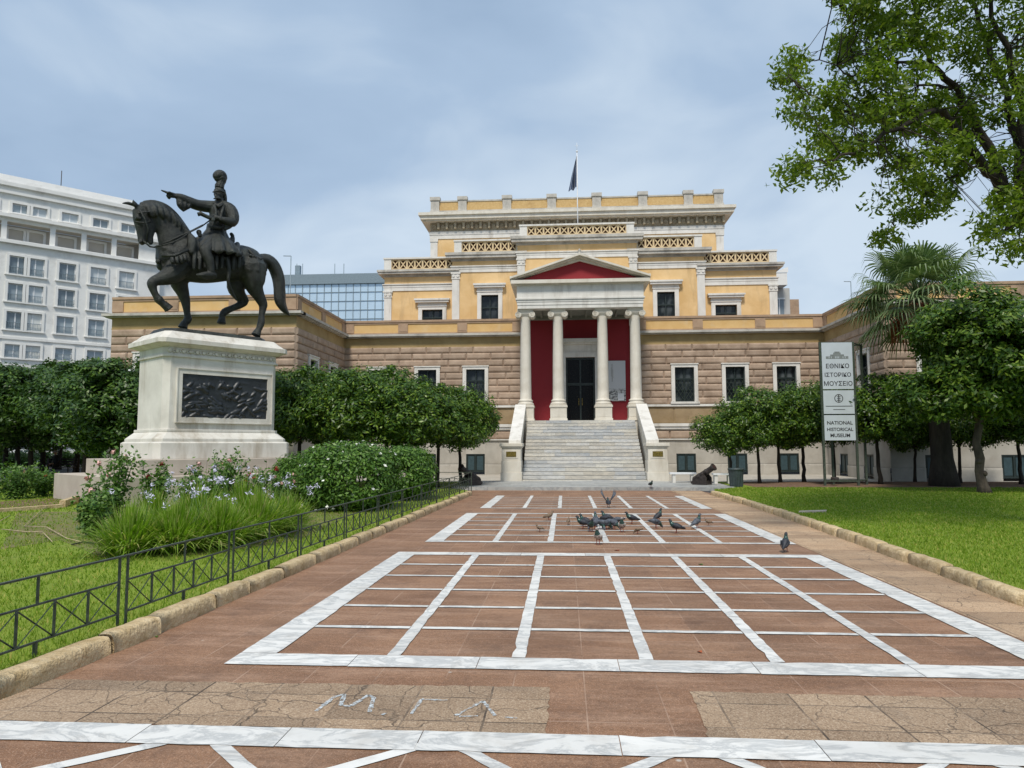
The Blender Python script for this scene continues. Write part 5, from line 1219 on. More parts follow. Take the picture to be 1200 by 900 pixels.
while cnt < 560:
    u, v_ = rng.uniform(900, 1330), rng.uniform(-260, 305)
    if not inpoly(np.array([u]), np.array([v_]), poly)[0]: continue
    if v_ > 200 and 1100 < u < 1160 and rng.random() < .5: continue
    if 1140 < u < 1190 and 60 < v_ < 230 and rng.random() < .5: continue
    c = UV3(u, v_, rng.uniform(11.0, 15.6)); cnt += 1
    near = LM[np.argmin(((LM-c)**2).sum(1))]; Tw.append((near, c)); m = int(rng.uniform(90, 190)*(.85 if u < 1000 else 1))
    dd = rng.normal(size=(m, 3)); dd = unit(dd)*rng.uniform(.15, 1.0, m)[:,None]**.7*np.array((.36,.36,.25))*rng.uniform(.7,1.3)
    dd[:,2] -= .12*np.abs(dd[:,0]); Cs.append(c+dd); Ns.append(unit(unit(dd)*.35+np.array((0,0,.8))+rng.normal(size=(m,3))*.55))
for near, c in Tw:
    m1 = near*.4+c*.6+np.array((0,0,.06)); dd_ = float(np.linalg.norm(c-near)); q_ = [near*(1-t)+c*t+rng.normal(size=3)*.05*dd_*(0 < t < 1)+np.array((0,0,.10*dd_*sin(pi*t))) for t in (0, .2, .4, .6, .8, 1)]; m1 = q_[3]; mb.tube([B0(p) for p in q_], [.012, .010, .008, .007, .005, .003], 4)
    for k in range(3): e = c+rng.normal(size=3)*.10; mb.tube([B0(m1), B0(e)], [.006, .003], 3)
place('trunk', mb.mesh('trunk', M['bark']), (0,0,0), ot)
V = leaves_np(np.concatenate(Cs)-base, np.concatenate(Ns), .058, .026, rng, .5); place('crown', np_mesh('crown', V, None, M['overleaf']), (0,0,0), ot)

# hedges, clumps, roses -------------------------------------------------------
def bush(u0, u1, D, zt, dep, lab, leaf, seed, flowers=0, name='hedge', fl='whiteflower', la=.05):
    (x0, y0), (x1, y1) = atu(u0, D), atu(u1, D+dep*.0); cx, cy = (x0+x1)/2, (y0+y1)/2; R = (abs(x1-x0)/2*1.02, dep/2, (zt-.1)/2)
    rng = np.random.default_rng(seed); ncl = int(60*R[0]*R[1]*2.2)+60; C = []; Nn = []
    for k in range(ncl):
        d = unit(rng.normal(size=3)); d = np.sign(d)*np.abs(d)**.75; c = d*np.array(R)*.88; m = 90; dd = unit(rng.normal(size=(m, 3)))*rng.uniform(.3, 1.1, m)[:,None]*.26
        C.append(c+dd); Nn.append(unit(dd*2.5+d*.4+np.array((0,0,.35))+rng.normal(size=(m,3))*.4))
    C = np.concatenate(C); C[:,2] = np.maximum(C[:,2]+(zt-.1)/2, .02); Nn = np.concatenate(Nn)
    o = empty(name, (cx, cy, .1), lab, 'shrub')
    place('foliage', np_mesh('foliage', leaves_np(C, Nn, la, la*.45, rng), None, leaf), (0,0,0), o)
    mb = MB()
    for k in range(12): a = rng.uniform(0, 2*pi); mb.tube([(cos(a)*.2*R[0], sin(a)*.2*R[1], 0), (cos(a)*R[0]*.7, sin(a)*R[1]*.7, (zt-.1)*.7)], [.03, .01], 5)
    place('stems', mb.mesh('stems', M['bark']), (0,0,0), o)
    if flowers:
        idx = rng.choice(len(C), flowers*9); keep = [i for i in idx if (C[i,1] < 0 or C[i,2] > zt*.6)][:flowers]
        fc = C[keep]+Nn[keep]*.05; fn = unit(Nn[keep]+np.array((0,-.5,.3))); V = np.concatenate([leaves_np(fc, unit(fn+rng.normal(size=fn.shape)*.3), .040, .034, rng) for _ in range(3)])
        place('flowers', np_mesh('flowers', V, None, M[fl]), (0,0,0), o)
    return o
bush(354, 466, 18.3, 1.66, 2.6, 'big rounded hedge dotted with white flowers right of the pedestal', M['hedgeleaf'], 3, 120)
bush(445, 506, 21.6, 1.55, 2.2, 'darker shrub behind the white-flowered hedge, toward the stairs', M['hedgeleaf'], 4, 0, la=.055)
bush(325, 385, 21.3, 1.35, 1.2, 'low clipped shrub at the right foot of the pedestal steps', M['hedgeleaf'], 6)
def clump(u, v_, r_, h_, n, seed, lab, flowers=0, leafw=.011):
    x, y, _ = G(u, v_, .1); rng = np.random.default_rng(seed); o = empty('grass_clump', (x, y, .1), lab, 'plant', 'strap-leaved lily clumps in the rose bed')
    a = rng.uniform(0, 2*pi, n); b = rng.uniform(0, 1, n)**.6; L = h_*rng.uniform(.65, 1.2, n); x0 = np.cos(a)*b*r_*.55*rng.uniform(.2,1,n); y0 = np.sin(a)*b*r_*.55*rng.uniform(.2,1,n)
    out_ = np.minimum(1.15, b*rng.uniform(.25, 1.35, n)); K = 5; P = []
    for k in range(K+1):
        t = k/K; rr_ = L*out_*(t**1.15)*1.05; zz = L*(t*(1-.25*out_)-.58*out_*t**2.4); P.append(np.stack([x0+np.cos(a)*rr_, y0+np.sin(a)*rr_, np.maximum(zz, .01)], 1))
    sd_ = np.stack([-np.sin(a), np.cos(a), np.zeros(n)], 1); V = []
    w0 = leafw*rng.uniform(.6, 1.5, n)[:,None]
    for k in range(K):
        wa, wb = w0*(1-(k/K)**2), w0*(1-((k+1)/K)**2)*1.0
        V.append(np.stack([P[k]-sd_*wa, P[k]+sd_*wa, P[k+1]+sd_*wb, P[k+1]-sd_*wb], 1))
    V = np.stack(V, 1).reshape(-1, 3)
    me = np_mesh('leaves', V, None, M['clump'])
    place('leaves', me, (0,0,0), o)
    if flowers:
        mb = MB(); FV = []
        for k in range(flowers):
            a_, q = rng.uniform(0, 2*pi), rng.uniform(.1, .9)*r_; z = h_*rng.uniform(.85, 1.25); p = np.array((cos(a_)*q, sin(a_)*q, z)); mb.tube([(p[0]*.4, p[1]*.4, 0), tuple(p)], [.006, .004], 4)
            c = p+rng.normal(size=(14, 3))*.026; FV.append(leaves_np(c, unit(rng.normal(size=(14,3))+np.array((0,-.3,.4))), .026, .010, rng))
        place('stalks', mb.mesh('stalks', M['hedgeleaf']), (0,0,0), o); place('blossoms', np_mesh('blossoms', np.concatenate(FV), None, M['lilacflower']), (0,0,0), o)
clump(152, 650, .72, .80, 1050, 1, 'nearest grassy clump at the left end of the flower bed', 3)
clump(205, 646, .74, .80, 1330, 2, 'large bright grassy clump in the middle of the bed, in front of the pedestal', 7)
clump(258, 640, .70, .78, 1190, 3, 'bright grassy clump right of the largest one, close to the fence', 8)
clump(300, 630, .70, .86, 1050, 4, 'grassy clump near the right end of the bed with pale lilac flowers', 9)
clump(335, 622, .62, .78, 840, 5, 'last grassy clump of the bed, beside the white-flowered hedge', 6)
clump(232, 626, .7, .95, 909, 6, 'grassy clump in the second row behind the largest one', 10); clump(285, 615, .7, .95, 840, 7, 'grassy clump in the second row right of the pedestal centre', 9)
clump(180, 622, .6, .85, 630, 8, 'pale grassy clump in the second row at the left, under the rose stems', 5)
def rose(u, v_, r_, h_, seed, lab, fl, nf, ns=13, dens=150):
    x, y, _ = G(u, v_, .1); rng = np.random.default_rng(seed); o = empty('rose_bush', (x, y, .1), lab, 'shrub', 'rose bushes around the pedestal')
    mb = MB(); C = []; T = []
    for k in range(ns):
        a = rng.uniform(0, 2*pi); q = rng.uniform(.2, 1)*r_; hh = h_*rng.uniform(.6, 1.1); pts = [(0,0,0), (cos(a)*q*.4, sin(a)*q*.4, hh*.5), (cos(a)*q+rng.normal()*.05, sin(a)*q, hh)]
        mb.tube(pts, [.014, .009, .004], 5); T.append(pts[-1])
        for t in np.linspace(.25, 1.0, dens//ns*2):
            p = np.array(pts[0])*(1-t)**2+2*t*(1-t)*np.array(pts[1])+t*t*np.array(pts[2]); m = 4; C.append(p+rng.normal(size=(m,3))*.085*r_/.5)
    C = np.concatenate(C); C[:,2] = np.maximum(C[:,2], .03); Nn = unit(rng.normal(size=C.shape)*.6+np.array((0,-.2,.8)))
    place('stems', mb.mesh('stems', M['hedgeleaf']), (0,0,0), o); place('leaves', np_mesh('leaves', leaves_np(C, Nn, .050, .030, rng), None, M['roseleaf']), (0,0,0), o)
    FV = []
    for k in range(nf):
        p = np.array(T[k % len(T)])+rng.normal(size=3)*(.0 if k < len(T) else .12)+np.array((0,0,.03)); c = p+rng.normal(size=(22,3))*.022; FV.append(leaves_np(c, unit(c-p), .034, .030, rng))
    if nf: place('blossoms', np_mesh('blossoms', np.concatenate(FV), None, M[fl]), (0,0,0), o)
rose(135, 617, .55, 1.35, 1, 'tall straggling rose bush with pink flowers at the left corner of the pedestal', 'pinkflower', 5, 10)
rose(105, 630, .42, .75, 2, 'leafy low rose bush left of the grassy clumps', 'pinkflower', 1, 8)
rose(176, 612, .5, 1.15, 3, 'rose bush with one bright red bloom in front of the relief', 'redflower', 2, 8)
rose(218, 606, .5, 1.05, 4, 'rose bush with pale blooms below the middle of the relief', 'pinkflower', 4, 9)
rose(268, 600, .5, 1.40, 5, 'tall upright rose bush below the right end of the relief', 'pinkflower', 2, 10)
rose(300, 604, .5, .95, 6, 'rose bush with red blooms near the right corner of the pedestal', 'redflower', 5, 10)
rose(340, 598, .4, .80, 7, 'small rose bush between the pedestal corner and the hedge', 'pinkflower', 4, 8)
rose(18, 585, .7, .95, 8, 'rounded rose bush at far left with a salmon bloom', 'pinkflower', 3, 14, 320); rose(50, 582, .5, .70, 9, 'low rose bush with a red bloom left of the pedestal steps', 'redflower', 2, 10, 200)
rose(242, 610, .45, 1.0, 10, 'rose bush with lilac-white blooms among the grassy clumps', 'lilacflower', 7, 9)
# bed edging and stray dry stems
mb = MB(); a = G(-30, 603, .1); b = G(72, 595, .1)
L = math.hypot(b[0]-a[0], b[1]-a[1]); fr = Frame(a[:2], ((b[0]-a[0])/L, (b[1]-a[1])/L), (-(b[1]-a[1])/L, (b[0]-a[0])/L))
for k in range(4): mb.fbox(fr, L*k/4+.005, L*(k+1)/4-.005, -.07, .07, .08, .19)
a2 = b; b2 = G(92, 588, .1); L2 = math.hypot(b2[0]-a2[0], b2[1]-a2[1]); fr2 = Frame(a2[:2], ((b2[0]-a2[0])/L2, (b2[1]-a2[1])/L2), (-(b2[1]-a2[1])/L2, (b2[0]-a2[0])/L2)); mb.fbox(fr2, 0.08, L2, -.07, .07, .08, .28)
o = build('flower_bed_kerb', mb, M['kerb']); o['kind'] = 'structure'
sheet('soil_bed', [G(*p, .1)[:2] for p in [(0,597),(0,588),(60,584),(92,590),(72,595)]], .106, M['soil'])
def stems(name, pix, lab, seed):
    mb = MB(); r = random.Random(seed)
    for L in pix: mb.tube([(*G(u, v_, .13)[:2], .125+r.uniform(0,.05)) for u, v_ in L], .008, 4)
    tag(build(name, mb, M['deadfrond']), lab, 'twig', 'dry stems lying on the grass')
stems('dry_twig', [[(28,617),(45,603),(55,594)],[(28,617),(55,619),(78,632),(95,637)]], 'pale dry forked stem lying on the grass left of the clumps', 1)
stems('dry_twig', [[(0,613),(12,606)],[(2,620),(30,623),(50,626),(61,637)]], 'pale curved dry stem lying on the grass at the far left', 2)
mb = MB(); mb.tube([(*G(u, v_, .13)[:2], .13) for u, v_ in [(84,638),(98,635),(112,637)]], .012, 5); tag(build('garden_hose', mb, M['tyre']), 'short piece of black hose at the left foot of the grassy clump', 'hose')

mb = MB(); P4 = [G(u, v_, .13)[:2] for u, v_ in [(936,600),(968,599),(969,597.6),(937,598.6)]]
mb.prism([P4[0], P4[1], P4[2], P4[3]], .09, .135); tag(build('paving_stone', mb, M['steplime'], None, (*P4[0], .1)), 'narrow pale stone slab set in the right lawn near the kerb', 'slab', None, 'thing')
# ------------------------------------------------------------------ signboard
sx0, _ = atu(965.5, 28.0); sx1, _ = atu(1003.5, 28.0); SY = atu(985, 28.0)[1]; SY0 = SY
sign = empty('museum_signboard', ((sx0+sx1)/2, SY, .1), 'tall museum signboard of three pale panels in a green iron frame on the lawn', 'sign')
mb_ = lambda: MB()
zt = PY(960, 401, SY)[2]
for (x, yo) in ((sx0, 0), (sx1, 0), (sx1+.62, .8), (sx0+.60, .8)):
    mb = MB(); mb.box(x-.04, x+.04, SY+yo-.04, SY+yo+.04, .1, zt); build('post', mb, M['iron'], sign)
for z in (.25, 2.75, zt-.06):
    mb = MB(); 
    if z != 2.75: mb.box(sx0+.04, sx1-.04, SY-.03, SY+.03, z, z+.06)
    mb.tube([(sx1, SY+.04, z+.03), (sx1+.60, SY+.77, z+.03)], .028, 4, smooth=False); mb.tube([(sx0, SY+.04, z+.03), (sx0+.58, SY+.77, z+.03)], .028, 4, smooth=False); mb.box(sx0+.64, sx1+.58, SY+.77, SY+.83, z, z+.05); build('crossbar', mb, M['iron'], sign)
M['signwhite'] = plain('pale_blue_white_sign_panel', (.52, .57, .62), .35, var=.04, scale=2); M['ink'] = plain('black_sign_ink', (.03, .03, .035), .5)
def text(s, size, x, y, z, par, mat, ext=.002, name='lettering', bold=.0):
    cu = bpy.data.curves.new(name, 'FONT'); cu.body = s; cu.size = size; cu.align_x = 'CENTER'; cu.extrude = ext; cu.offset = bold; cu.space_line = .95
    o = bpy.data.objects.new(name, cu); COL.objects.link(o); dg = bpy.context.evaluated_depsgraph_get(); me = bpy.data.meshes.new_from_object(o.evaluated_get(dg)); bpy.data.objects.remove(o)
    me.materials.clear(); me.materials.append(mat); me.name = name
    pl = WL[par.name]; q = bpy.data.objects.new(name, me); q.location = (x-pl[0], y-pl[1], z-pl[2]); q.rotation_euler = (pi/2, 0, 0); link(q, par); return q
cxs = (sx0+sx1)/2; Z = lambda v_: PY(985, v_, SY)[2]
panels = []
for (va, vb) in ((401.5,456),(457.5,485),(486.5,516)):
    mb = MB(); mb.box(sx0+.045, sx1-.045, SY-.05, SY-.025, Z(vb), Z(va)); p = build('panel', mb, M['signwhite'], sign); panels.append(p); 
yy = SY-.052; k = .0327
for s_, v_, sz in (('ΕΘΝΙΚΟ', 431.5, .235), ('ΙΣΤΟΡΙΚΟ', 441.5, .215), ('ΜΟΥΣΕΙΟ', 452, .235)): text(s_, sz, cxs, yy, Z(v_), panels[0], M['ink'], bold=.003)
for s_, v_, sz in (('NATIONAL', 497.5, .19), ('HISTORICAL', 505, .175), ('MUSEUM', 512.2, .19)): text(s_, sz, cxs, yy, Z(v_), panels[2], M['ink'], bold=.004)
mb = MB(); zc_ = Z(417)   # little drawing of the building
for (a, b, c, d) in ((-.42,.42,-.12,-.02),(-.26,.26,-.02,.05),(-.14,.14,.05,.12),(-.10,.10,.12,.16)): mb.box(cxs+a, cxs+b, yy-.002, yy, zc_+c, zc_+d)
mb.add([(cxs-.12, yy-.003, zc_+.02), (cxs+.12, yy-.003, zc_+.02), (cxs, yy-.003, zc_+.08)], [(0,1,2)])
build('building_emblem', mb, plain('grey_ink', (.20,.22,.22), .5), panels[0])
mb = MB()
for x_ in (-.30,-.22,-.06,.0,.06,.22,.30): mb.box(cxs+x_-.012, cxs+x_+.012, yy-.005, yy-.0025, zc_-.10, zc_-.03)
build('emblem_columns', mb, M['signwhite'], panels[0])
mb = MB(); zc_ = Z(467); N = 24
for (r0, r1) in ((.165,.135),): 
    v_ = []
    for j in range(N): a = 2*pi*j/N; v_ += [(cxs+r0*cos(a), yy, zc_+r0*sin(a)), (cxs+r1*cos(a), yy, zc_+r1*sin(a))]
    mb.add(v_, [(2*j, 2*((j+1)%N), 2*((j+1)%N)+1, 2*j+1) for j in range(N)])
mb.box(cxs-.018, cxs+.018, yy-.003, yy, zc_-.135, zc_+.135)
for dz in (-.07, 0, .07): mb.box(cxs-.07, cxs+.07, yy-.005, yy-.0035, zc_+dz-.01, zc_+dz+.01)
mb.box(sx0+.12, sx1-.12, yy-.003, yy, Z(476)-.012, Z(476)+.012); mb.box(cxs-.22, cxs+.22, yy-.003, yy, Z(480)-.01, Z(480)+.01)
build('round_emblem', mb, M['ink'], panels[1])
mb = MB(); mb.box(sx0+.3, sx0+.55, SY+.05, SY+.25, .22, .42); tag(build('spotlight', mb, M['castiron'], None, (sx0+.42, SY+.15, .1), bevel=.02), 'small black floodlight on the grass under the signboard', 'floodlight')

# ------------------------------------------------------------------ cannons, bin, low benches
def cannon(u, v_, flip, lab):
    x, y = atu(u, 28.6); o = empty('cannon', (x, y, .12), lab, 'cannon', 'old cannons flanking the stairs')
    d = mathutils.Vector((.62, -.52, .52) if flip else (-.60, -.55, .52)).normalized(); c = mathutils.Vector((0, 0, .44)); ab = c-d*.58; mz = c+d*.52
    mb = MB(); ts = [0, .05, .1, .3, .32, .36, .62, .64, .68, .90, .95, 1.0]; rs = [.08,.13,.145,.14,.155,.13,.120,.135,.115,.11,.145,.150]
    mb.tube([ab+(mz-ab)*t for t in ts], rs, 20); mb.sphere(ab-d*.08, .065, 8, 6); tr = d.cross(mathutils.Vector((0,0,1))).normalized(); mb.tube([c-tr*.24, c+tr*.24], .04, 8)
    b_ = place('barrel', mb.mesh('barrel', M['castiron']), (0,0,0), o)
    mb = MB(); mb.tube([mz-d*.002, mz+d*.004], .085, 16, smooth=False); place('muzzle', mb.mesh('muzzle', M['bore']), (0,0,0), b_)
    mb = MB(); h_ = mathutils.Vector((d.x, d.y, 0)).normalized(); Z_ = lambda z: mathutils.Vector((0,0,z))
    for q in (-1, 1):
        k = tr*(.19*q); P = [k-h_*.42, k+h_*.20, k+h_*.20+Z_(.28), k+h_*.08+Z_(.42), k-h_*.08+Z_(.42), k-h_*.12+Z_(.26), k-h_*.28+Z_(.22), k-h_*.42+Z_(.12)]
        n_ = len(P); mb.add([p+tr*.035 for p in P]+[p-tr*.035 for p in P], [tuple(range(n_)), tuple(range(2*n_-1,n_-1,-1))]+[(i,n_+i,n_+(i+1)%n_,(i+1)%n_) for i in range(n_)])
    mb.add([h_*a+tr*b+Z_(z) for z in (.0, .16) for a, b in ((.14,-.15),(.14,.15),(-.4,.15),(-.4,-.15))], [(0,1,2,3),(7,6,5,4),(0,4,5,1),(1,5,6,2),(2,6,7,3),(3,7,4,0)])
    place('carriage', mb.mesh('carriage', M['castiron']), (0,0,0), o); o.scale = (.98, .98, .98)
M['bore'] = plain('rusty_red_cannon_bore', (.05, .02, .015), .9)
cannon(550.5, 568, False, 'stubby iron cannon left of the stairs, muzzle raised, beside the fence end')
cannon(824.5, 568, True, 'stubby iron cannon right of the stairs, muzzle raised, near the litter bin')
x, y = atu(861.5, 27.4); o = empty('litter_bin', (x, y, .1), 'dark ribbed litter bin beside the first orange tree on the right', 'bin')
mb = MB(); mb.lathe([(.22,0),(.25,.04),(.27,.62)], n=28, flute=(.03,.6), smooth=False); place('bin_body', mb.mesh('bin_body', M['binm']), (0,0,0), o)
mb = MB(); mb.lathe([(.29,.62),(.30,.64),(.30,.68),(.25,.70)], n=24); place('rim', mb.mesh('rim', M['binm']), (0,0,0), o)
def bench(u0, u1, D, lab, grp='low white stone benches along the museum wall'):
    (x0, y0), (x1, _) = atu(u0, D), atu(u1, D); o = empty('stone_bench', ((x0+x1)/2, y0, .12), lab, 'bench', grp); h_ = (x1-x0)/2
    mb = MB(); mb.box(-h_, h_, -.18, .18, .34, .41); place('seat', mb.mesh('seat', M['whitepaint']), (0,0,0), o)
    for sx in (-1, 1): mb = MB(); mb.box(sx*h_*.7-.06, sx*h_*.7+.06, -.14, .14, 0, .34); place('leg', mb.mesh('leg', M['marble']), (0,0,0), o)
bench(784, 814, 30.5, 'low white slab bench between the right stair block and the right cannon'); bench(834, 856, 29.6, 'low white slab bench between the right cannon and the litter bin')

# ------------------------------------------------------------------ pigeons and sparrows
M['pgrey'] = plain('grey_pigeon_feathers', (.075, .085, .105), .7, var=.5, scale=22); M['pdark'] = plain('dark_pigeon_feathers', (.022, .024, .032), .6, var=.5, scale=25)
M['pwhite'] = stone('white_and_brown_pigeon_feathers', (.55, .52, .48), (.16, .12, .10), 14, .8, None, 0); M['pbrown'] = plain('brown_sparrow_feathers', (.17, .12, .08), .8, var=.5, scale=40)
M['pneck'] = plain('green_purple_neck', (.03, .07, .06), .3, .3, .5, .5, 30); M['pleg'] = plain('pink_bird_legs', (.30, .07, .05), .6)
def bird_mesh(m_, s, head=0, neck=True):
    """along +x, head up (head=0) or pecking (1) or alert tall (2)"""
    if head == 0: P = [(-.17,0,.085,.010),(-.12,0,.095,.022),(-.07,0,.115,.040),(-.01,0,.128,.058),(.045,0,.135,.058),(.085,0,.160,.042),(.105,0,.195,.028),(.115,0,.225,.027),(.130,0,.238,.022),(.150,0,.236,.008),(.168,0,.230,.003)]
    elif head == 1: P = [(-.17,0,.150,.010),(-.12,0,.150,.022),(-.07,0,.145,.040),(-.01,0,.135,.058),(.045,0,.118,.056),(.09,0,.088,.038),(.115,0,.060,.026),(.130,0,.042,.025),(.142,0,.028,.020),(.152,0,.014,.007),(.158,0,.004,.003)]
    else: P = [(-.15,0,.055,.010),(-.10,0,.075,.022),(-.05,0,.105,.040),(0,0,.135,.056),(.035,0,.165,.054),(.055,0,.200,.036),(.062,0,.235,.026),(.068,0,.262,.026),(.085,0,.272,.021),(.105,0,.268,.008),(.122,0,.262,.003)]
    mb = MB(); Q = []; 
    for i in range(len(P)-1):
        for k in range(3): t = k/3; Q.append(tuple(a*(1-t)+b*t for a, b in zip(P[i], P[i+1])))
    Q.append(P[-1]); mb.tube([(q[0]*s, q[1]*s, q[2]*s) for q in Q], [q[3]*s for q in Q], 10)
    for i, f in enumerate(mb.f):     # neck colour by ring
        ring_ = i//10
        if neck and 13 <= ring_ <= 19: mb.m[i] = 1
    body = mb.mesh('body', [m_, M['pneck']])
    w_ = MB()
    zz = {0: .13, 1: .145, 2: .14}[head]; tl = {0: (-.16,.10), 1: (-.165,.165), 2: (-.13,.065)}[head]
    for sy in (-1, 1):
        pts = [(.05*s, sy*.054*s, zz*s), (.0, sy*.062*s, (zz+.005)*s), (-.06*s, sy*.050*s, (zz*.55+tl[1]*.45)*s), (tl[0]*s, sy*.018*s, tl[1]*s)]
        w_.tube(pts, [.02*s, .034*s, .026*s, .006*s], 8, squash=(mathutils.Vector((0,1,0)), .35))
    wing = w_.mesh('wings', m_); l_ = MB()
    for sy in (-1, 1):
        l_.tube([(.01*s, sy*.022*s, .095*s), (.005*s, sy*.024*s, .045*s), (.012*s, sy*.024*s, .003)], [.010*s, .006*s, .005*s], 5)
        for dy in (-.012, 0, .012): l_.tube([(.012*s, sy*.024*s, .004), (.038*s, (sy*.024+dy)*s, .003)], .003*s, 4)
        l_.tube([(.012*s, sy*.024*s, .004), (-.008*s, sy*.024*s, .003)], .003*s, 4)
    return body, wing, l_.mesh('legs', M['pleg'])
BM = {(c, h_): bird_mesh(M[c], 1.0, h_) for c in ('pgrey','pdark','pwhite') for h_ in (0, 1, 2)}
SP = [bird_mesh(M['pbrown'], .58, h_, False) for h_ in (0, 1)]
def bird(me, u, v_, face, lab, name='pigeon', cat='pigeon', grp='pigeons on the paving', z=.008):
    x, y, _ = G(u, v_, z); o = empty(name, (x, y, z), lab, cat, grp, radians(face)); 
    for n_, m_ in zip(('body', 'wings', 'legs'), me): place(n_, m_, (0,0,0), o)
    return o
for (c, h_, u, v_, f, lab) in [
    ('pdark',0,683.7,619.5,170,'dark pigeon at the left end of the feeding flock, facing left'), ('pdark',0,686.5,617.0,150,'second dark pigeon at the left end of the flock, just behind the first'),
    ('pdark',0,692.5,622.8,-80,'dark pigeon at the front left of the flock, facing the viewer'), ('pgrey',1,697.5,620.4,200,'grey pigeon pecking at the front left of the flock'),
    ('pgrey',2,698.5,616.5,100,'grey pigeon with its head raised in the middle of the flock'), ('pgrey',1,704,620.2,-60,'grey pigeon pecking in the middle front of the flock'),
    ('pgrey',1,709.5,620.6,20,'pale-backed grey pigeon pecking at the centre front of the flock'), ('pdark',1,707.5,615,140,'dark pigeon pecking behind the flock centre, tail up to the right'),
    ('pdark',0,712,612.6,155,'dark long-tailed pigeon at the back of the flock'), ('pgrey',1,714.5,619,200,'grey pigeon pecking right of the flock centre'),
    ('pgrey',1,719.5,620.4,-30,'grey pigeon pecking at the right front of the flock'), ('pgrey',1,723,616.6,170,'grey pigeon at the right back of the flock, tail spread'),
    ('pwhite',2,728.9,623.4,-95,'pale pigeon at the right end of the flock, facing the viewer'), ('pdark',0,741,613.8,185,'dark pigeon on its own just right of the flock'),
    ('pwhite',2,701,638,-110,'white and brown pigeon standing in front of the flock'), ('pgrey',1,768.5,619,20,'reddish grey pigeon fluffing its feathers in the middle of the grid'),
    ('pdark',2,771.5,611.5,30,'dark pigeon leaning right, just behind the fluffed one'), ('pdark',0,793,624.5,160,'dark pigeon walking left, between the fluffed one and the blue-grey one'),
    ('pgrey',2,816.7,619,25,'blue-grey pigeon with raised head standing on a white strip at the right'), ('pdark',2,920.4,646.5,60,'lone dark pigeon at the right on the white frame corner')]:
    bird(BM[(c, h_)], u, v_, f, lab)
for (k, u, v_, f, lab) in [(0,665.9,614.6,80,'tiny sparrow left of the pigeon flock'),(1,747.5,625.4,160,'tiny sparrow in front of the flock, right of the pale pigeon'),
    (0,830.5,615.5,165,'tiny sparrow right of the blue-grey pigeon'),(0,632.8,623,160,'brown sparrow on the second grid, well left of the flock')]:
    bird(SP[k], u, v_, f, lab, 'sparrow', 'sparrow', 'sparrows on the paving')
bird(bird_mesh(M['pbrown'], .8, 0, False), 642.8, 609.5, 20, 'brown dove near the back of the second grid, left of the flock', 'dove', 'dove', None)
o = bird(BM[('pdark', 0)], 762.5, 571, -70, 'dark pigeon on the pavement step at the foot of the right stair block', z=.125)
o = bird(BM[('pdark', 0)], 713, 594.5, 95, 'pigeon landing with both wings raised, behind the flock')
fv = MB()
for sy in (-1, 1):
    R0 = (0.02, sy*.05, .17)
    for k in range(9):
        t = k/8; tip = (.10-.22*t, sy*(.17+.04*sin(t*3)), .50-.17*t); mid = (.05-.10*t, sy*.13, .33-.05*t)
        fv.tube([R0, mid, tip], [.014, .024, .006], 5, squash=(mathutils.Vector((0,1,0)), .4))
place('raised_wings', fv.mesh('raised_wings', M['pgrey']), (0,0,0), o)

# ------------------------------------------------------------------ park bench, sitter, lamp
x, y = atu(69, 40.5); o = empty('park_bench', (x, y, .1), 'dark slatted park bench under the trees left of the pedestal', 'bench')
mb = MB(); 
for k in range(4): mb.box(-.9, .9, -.25+k*.13, -.15+k*.13, .42, .46)
place('seat', mb.mesh('seat', M['castiron']), (0,0,0), o); mb = MB()
for k in range(3): mb.box(-.9, .9, .28+k*.03, .31+k*.03, .55+k*.14, .65+k*.14)
place('backrest', mb.mesh('backrest', M['castiron']), (0,0,0), o)
for sx in (-.75, .75): mb = MB(); mb.box(sx-.03, sx+.03, -.25, -.19, 0, .42); mb.box(sx-.03, sx+.03, .24, .30, 0, .95); mb.box(sx-.03, sx+.03, -.27, .28, .62, .66); place('leg', mb.mesh('leg', M['castiron']), (0,0,0), o)
px, py = x-.12, y
bd = MB(); R_ = lambda L, n=10: (bd.tube([l[:3] for l in L], [l[3] for l in L], n), bd.sphere(L[0][:3], L[0][3]*.98, 10, 7), bd.sphere(L[-1][:3], L[-1][3]*.98, 10, 7))
R_([(0,.06,.50,.17),(0,.05,.72,.16),(0,0,.95,.17),(0,-.03,1.08,.12),(0,-.05,1.14,.06)], 14); R_([(0,-.07,1.16,.06),(0,-.10,1.24,.095),(0,-.10,1.32,.09)])
for sx in (-1, 1):
    R_([(sx*.10,.02,.52,.10),(sx*.14,-.22,.56,.085),(sx*.15,-.42,.55,.065)]); R_([(sx*.15,-.42,.55,.062),(sx*.15,-.44,.30,.055),(sx*.15,-.42,.08,.04)]); R_([(sx*.15,-.40,.04,.035),(sx*.16,-.58,.03,.03)])
    R_([(sx*.17,0,1.02,.06),(sx*.24,-.08,.80,.05),(sx*.18,-.26,.66,.04),(sx*.06,-.34,.64,.035)]); 
    for k in range(5): bd.tube([(sx*(.06+.0),-.34,.62+.018*k),(sx*(.0+.01),-.40,.61+.018*k),(sx*.02,-.43,.60+.014*k)], [.012,.010,.008], 5)
bd.sphere((0,-.20,1.24), .018, 6, 5)
for sx in (-1, 1): bd.sphere((sx*.033,-.185,1.265), .012, 6, 5); bd.sphere((sx*.095,-.10,1.24), .02, 6, 5)
ps = empty('person', (px, py, .1), 'person in dark clothes sitting hunched on the park bench under the trees', 'person')
me = remeshed('body', bd, M['cloth_dark'], .02, 1, 2); me.materials.append(M['skin'])
for p in me.polygons:
    c = p.center
    if c.z > 1.13 or (c.y < -.31 and .55 < c.z < .72 and abs(c.x) < .12): p.material_index = 1
place('body', me, (0,0,0), ps)
